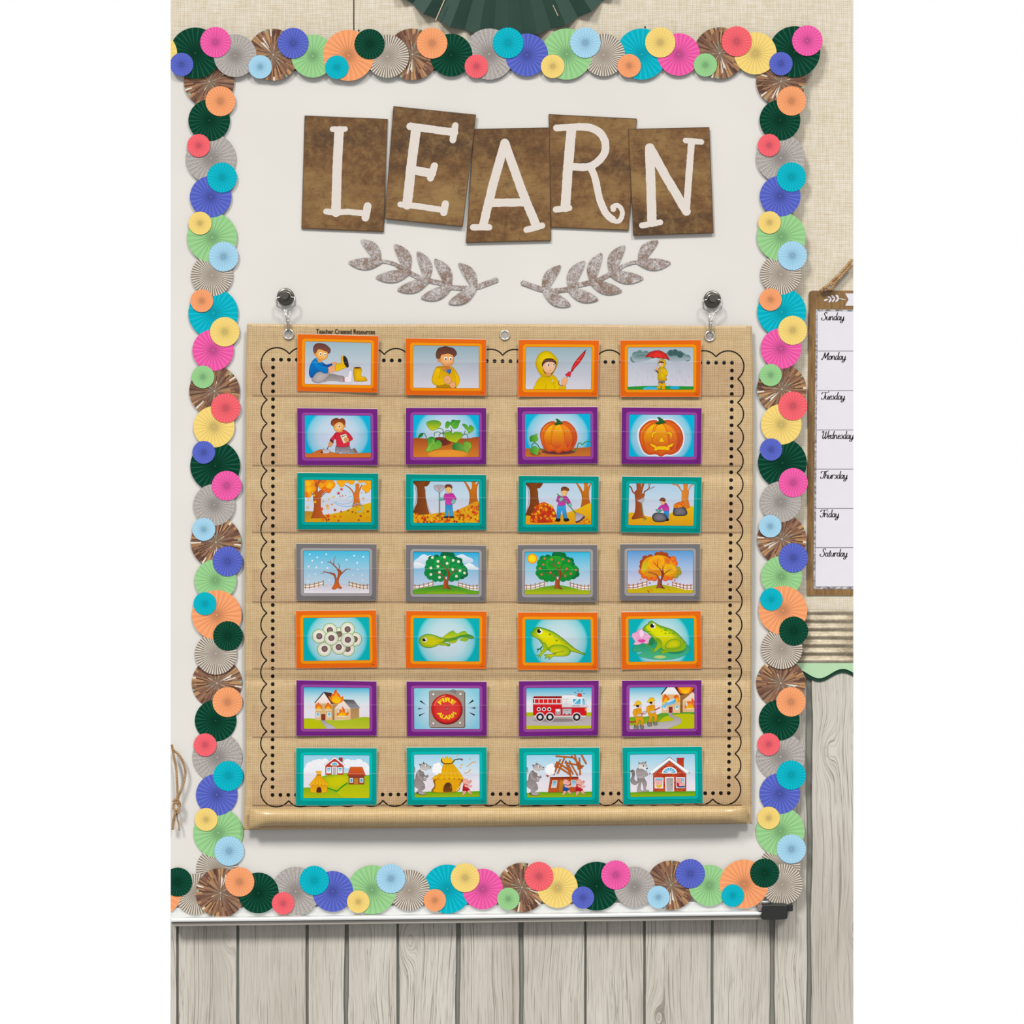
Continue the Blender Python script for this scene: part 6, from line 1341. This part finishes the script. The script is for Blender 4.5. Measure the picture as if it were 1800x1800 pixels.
def brick_house(a):   # 7,4
    a.bg('f0eef3'); a.band('96d2ea', 'f0eef3', 22, 84); a.p('3fa420', '28,99 80,97 120,97 164,96 164,110 28,110', 'b0c808')
    a.b('6f6866', '31,57 36,54 40,57 40,66 39,72 42,76 47,78 45,82 40,84 34,81 32,74 35,66 34,60', 'a39c9a', ol='4f4846', ow=.5)
    a.b('8a8280', '45,72 56,69 61,74 64,82 62,92 68,95 68,97 58,97 58,90 54,78 52,86 52,94 58,97 50,99 45,97 46,88 48,80', 'b8b1ae', ol='58504e', ow=.5)
    a.b('8a8280', '44,53 50,50 58,55 64,58 66,65 60,68 58,71 48,72 44,64', 'c0b9b6', ol='58504e', ow=.5); a.b('b8b1ae', '46,66 54,66 60,62 61,65 54,70 48,70', ol='6a625f', ow=.4)
    a.b('cfc9c6', '48,44 52,40 60,39 63,44 66,50 63,54 58,53 52,52 48,52', 'f0eceb', ol='7a726f', ow=.4); a.b('a8a09d', '49,42 54,39 61,39 62,43 56,44'); a.p('5a5250', '46.5,38 51,41 49,43.5'); a.p('5a5250', '62.5,36.5 63,41 60,40'); a.e('141414', 57.5, 46.5, 1.2, 1.6); a.e('141414', 62.5, 46.5, .9, 1.3); a.e('101010', 64.5, 51.5, 1.6)
    a.p('b83020', '124,32 137,32 137,52 124,44', 'c84a24', ol='7a2014', ow=.4); a.p('c02c24', '122.5,30.5 138.5,30.5 138.5,33 122.5,33')
    a.p('b83c1c', '109,37 142,63 142,97 76.5,97 76.5,63', 'c8482c')
    r = random.Random(2)
    for j in range(15):
        y = 40+j*3.8
        for i in range(9):
            x = 77+i*7.4+(3.7 if j % 2 else 0); hw = (y-37)*1.25
            if (abs(x+3-109) < hw-3 or y > 64) and x+6 < 142: a.p(['d2602c', 'c04a24', 'a83820', 'd05838'][r.randrange(4)], [(x, y), (x+6.4, y), (x+6.4, y+2.9), (x, y+2.9)])
    a.l('8a2c1c', 1.0, '68.5,62.8 108.5,28.7 149.5,61.5', 0); a.l('fafafa', 5.2, '72,61 108.6,32.4 146,60', 0); a.l('9a2c1c', .6, '75,63.5 108.6,36 142.5,62.5', 0)
    P = [(109+15.2*math.cos(math.radians(t)), 61.5+13.2*math.sin(math.radians(t))) for t in range(180, 361, 10)]; a.p('fafafa', P); P = [(109+12.3*math.cos(math.radians(t)), 60+10*math.sin(math.radians(t))) for t in range(180, 361, 10)]; a.p('48b0d8', P)
    for t in (210, 240, 270, 300, 330): a.l('fafafa', 1.0, [(109, 60), (109+12.3*math.cos(math.radians(t)), 60+10*math.sin(math.radians(t)))], 0)
    for x0, y0 in ((79, 69.5), (121.5, 69)): a.p('fafafa', [(x0, y0), (x0+18, y0), (x0+17.6, y0+21.5), (x0+.6, y0+21.5)]); a.p('6abce0', [(x0+1.5, y0+1.5), (x0+16.5, y0+1.5), (x0+16.3, y0+19), (x0+1.5, y0+19)], 'f0f2f6')
    a.b('f6bcb0', '82,80 81,76 84,74 87,76 92,75 95,76 94,80 91,83 86,83', ol='d08478', ow=.4); a.e('f0a4b4', 88, 79.5, 1.5); a.b('f6c21c', '83,83 88,85 95,82 92,89 84,89'); a.b('f6bcb0', '81,75 83,79 82,82'); a.b('f6bcb0', '95,75 94,79 96,78')
    a.b('c82430', '123,77 128,79 130,86 124,88'); a.b('f4b0a4', '123,73 128,71 132,73 133,78 129,81 124,79', ol='c06a60', ow=.4); a.b('f6bcb0', '128,82 133,80 138,82 137,87 130,88', ol='d08478', ow=.4); a.b('2a5a9a', '128,87 138,86 138,89 126,89')
    a.p('fafafa', '100,68.5 118,68.5 118,97 101,97'); a.p('b0aca8', '102.5,70 116.5,70 116,96.5 103,96.5', 'c4c0bc')
    for x in (105.5, 108.5, 111.5, 114): a.l('9a9692', .4, [(x, 70), (x, 96)], 0)
    a.e('8a8682', 113, 83.5, 1.0)
FRAMES = {'orange': ('e96a12', 'f6990a', 'b05a10'), 'purple': ('73257f', '9b489f', '5a1c6a'), 'teal': ('009186', '00aba5', '00706a'), 'grey': ('787575', 'a5a2a2', '5a5858'), 'teal2': ('00a096', '00bcb6', '007a74')}
CARDS = [
 [((515, 578), '9,9.3 169.5,13.5 168,126.5 8,123.5', boots_boy, 'orange', 'boy in a blue sweater pulling on yellow boots'), ((705, 583), '9,12 168.5,14.5 168.5,126.5 9,125.5', coat_boy, 'orange', 'boy buttoning a yellow raincoat'), ((900, 585), '13,13 172.5,14 170.5,126.5 11.5,126.5', umbrella_boy, 'orange', 'boy in a yellow hood holding a closed red umbrella'), ((1080, 585), '11.5,14 171.5,13.5 170.5,127 11.5,127', rain_boy, 'orange', 'child in the rain under an open red umbrella')],
 [((515, 705), '8,13 167.5,14.5 168.5,127 9,127', dig_boy, 'purple', 'boy in a red shirt digging with a trowel'), ((705, 705), '9.5,12.5 168.5,12.7 168.5,125.5 9,125.8', vine, 'purple', 'green leafy vine on brown soil'), ((900, 705), '10.5,11 169.5,10.5 170,123.5 11.5,125.5', pumpkin, 'purple', 'orange pumpkin on its vine'), ((1080, 705), '14.5,11.5 173,13 171.5,125 13.5,124.5', jack, 'purple', 'carved pumpkin with a smiling face')],
 [((515, 820), '8,11.5 169,13 169.5,125 8,124.5', autumn_wind, 'teal', 'wind blowing orange leaves off autumn trees'), ((705, 825), '9.5,8.5 168.5,10 169,120 9,120.5', rake_boy, 'teal', 'boy standing with a raised rake among fallen leaves'), ((900, 825), '13,12 172,13 171,123.5 11.5,124', pile_boy, 'teal', 'boy raking beside a big leaf pile'), ((1080, 825), '15,13 173,14.5 170.5,126.5 12,124.5', bag_boy, 'teal', 'boy tying black bags of leaves')],
 [((515, 945), '6,11 165.5,12 165.5,124.5 6.5,124.5', bare_tree, 'grey', 'bare tree in falling snow'), ((705, 945), '9.5,13 168.5,15 168,126.5 9.5,126', bloom_tree, 'grey', 'green tree with white blossoms'), ((900, 945), '11,13.5 169,13.5 169,127 10.5,127', apple_tree, 'grey', 'green tree with red apples and a sun'), ((1080, 945), '11,12 170,11.5 169.5,124.5 11,124', gold_tree, 'grey', 'golden autumn tree losing leaves')],
 [((515, 1065), '5.5,9 164.5,7.5 167,122 6.5,124', eggs, 'orange', 'cluster of round frog eggs'), ((705, 1065), '10,9 169.5,10 168.5,125 9.5,124', tadpole, 'orange', 'green tadpole with a long tail'), ((900, 1065), '11.5,12 169.5,12 171,127 11.5,127', froglet, 'orange', 'young frog that still has a tail'), ((1080, 1065), '13,11.5 171,9.3 172.5,124 14,126', frog, 'orange', 'frog on a lily pad with a pink flower')],
 [((515, 1185), '6.5,11 165.5,13.5 166,122 6.5,122.5', house_fire, 'purple', 'house with flames on roof and windows'), ((705, 1185), '10.5,13.5 169.5,14 170,122.5 11.5,123', alarm, 'purple', 'round red bell reading FIRE ALARM'), ((900, 1185), '13.5,13 172,12 171,121.5 13.5,123.5', fire_truck, 'purple', 'red fire truck with a ladder'), ((1080, 1185), '15,12 172.5,11 172.5,122 15,123.5', fire_fight, 'purple', 'two firefighters hosing a burning house')],
 [((515, 1305), '6,10 166,10.5 165.5,125 5.5,125', hill_houses, 'teal2', 'three little houses on green hills'), ((705, 1305), '10.5,9 169.5,8.5 170,122 12,124', straw_blow, 'teal2', 'wolf blowing on a straw hut'), ((900, 1305), '13.5,10 173,9 172.5,122.5 14.5,124', stick_blow, 'teal2', 'wolf blowing the sticks off a house'), ((1080, 1305), '15.5,9 173.5,7.5 175,120.5 17,123', brick_house, 'teal2', 'wolf with folded arms beside a brick house')]]
def quad_map(Q):
    def fn(u, w):
        t = [lerp(Q[0][k], Q[1][k], u) for k in (0, 1)]; b = [lerp(Q[3][k], Q[2][k], u) for k in (0, 1)]
        return (lerp(t[0], b[0], w), lerp(t[1], b[1], w))
    return fn
def rr_uv(u0, w0, u1, w1, ru, rw, n=5):
    out = []
    for cu, cw, a0 in ((u1-ru, w0+rw, -90), (u1-ru, w1-rw, 0), (u0+ru, w1-rw, 90), (u0+ru, w0+rw, 180)):
        for k in range(n+1):
            a = math.radians(a0+90*k/n); out.append((cu+ru*math.cos(a), cw+rw*math.sin(a)))
    return out
def flat_art(name, A, mat, parent):
    me = mesh(name, A.v, A.f); ca = me.color_attributes.new('ink', 'FLOAT_COLOR', 'CORNER'); buf = []
    for c in A.c:
        for q in c: buf += [q[0], q[1], q[2], 1.0]
    ca.data.foreach_set('color', buf); return obj(name, me, mat, parent)
FRN = {'orange': 'orange-framed', 'purple': 'purple-framed', 'teal': 'teal-framed', 'grey': 'grey-framed', 'teal2': 'teal-framed'}
for ri, row in enumerate(CARDS):
    for ci, (org, q, draw, fr, text) in enumerate(row):
        Q = pts_of(q); PX = [(org[0]+x/1.125, org[1]+y/1.125) for x, y in Q]
        ytop = (PX[0][1]+PX[1][1])/2; ybot = (PX[2][1]+PX[3][1])/2
        dep = lambda py, a=ytop, b=ybot: lerp(-0.0204, -0.0152, (py-a)/(b-a))
        root = empty('picture_card', at((PX[2][0]+PX[3][0])/2, ybot, -0.0152)); tag(root, None, 'picture card', 'picture cards in the pocket chart')
        root['label'] = '%s picture card, %s' % (FRN[fr], text)
        pslab('card_stock', PX, lambda x, y: dep(y), 0.0004, M['card_white'], root)
        fm = quad_map(Q); c0, c1, c2 = FRAMES[fr]
        A = Art(org, Q, lambda py: dep(py)-0.00006)
        A.fill(c0, [fm(.0015, .009), fm(.998, .009), fm(.998, .998), fm(.0015, .998)], clip=False)
        o = flat_art('frame_print', A, M['print'], root)
        win = [fm(.092, .128), fm(.911, .128), fm(.911, .872), fm(.092, .872)]
        A = Art(org, win, lambda py: dep(py)-0.00010); draw(A)
        o = flat_art('picture', A, M['print'], root)
        # printed inner frame with rounded corners, over the picture edge
        B = Art(org, Q, lambda py: dep(py)-0.00010-A.z*Art.LAYER-0.00002)
        outer = rr_uv(.056, .083, .944, .922, .04, .055); inner = rr_uv(.092, .128, .911, .872, .014, .02)
        n = len(outer); P = [fm(*t) for t in outer]+[fm(*t) for t in inner]; tr = []
        for k in range(n): j = (k+1) % n; tr += [(k, j, n+j), (k, n+j, n+k)]
        B.emit(P, tr, [hx(c1)]*len(P), False)
        B.l(c2, .55, [fm(*t) for t in inner]+[fm(*inner[0])], 0)
        # tiny serial code in the lower right corner
        for k, wd in ((0, .9), (1, .7), (2, .9), (3, .8)): x = .928+.011*k; B.fill('2a1c1c', [fm(x, .945), fm(x+.006*wd, .945), fm(x+.006*wd, .957), fm(x, .957)], clip=False)
        flat_art('inner_frame', B, M['print'], root)
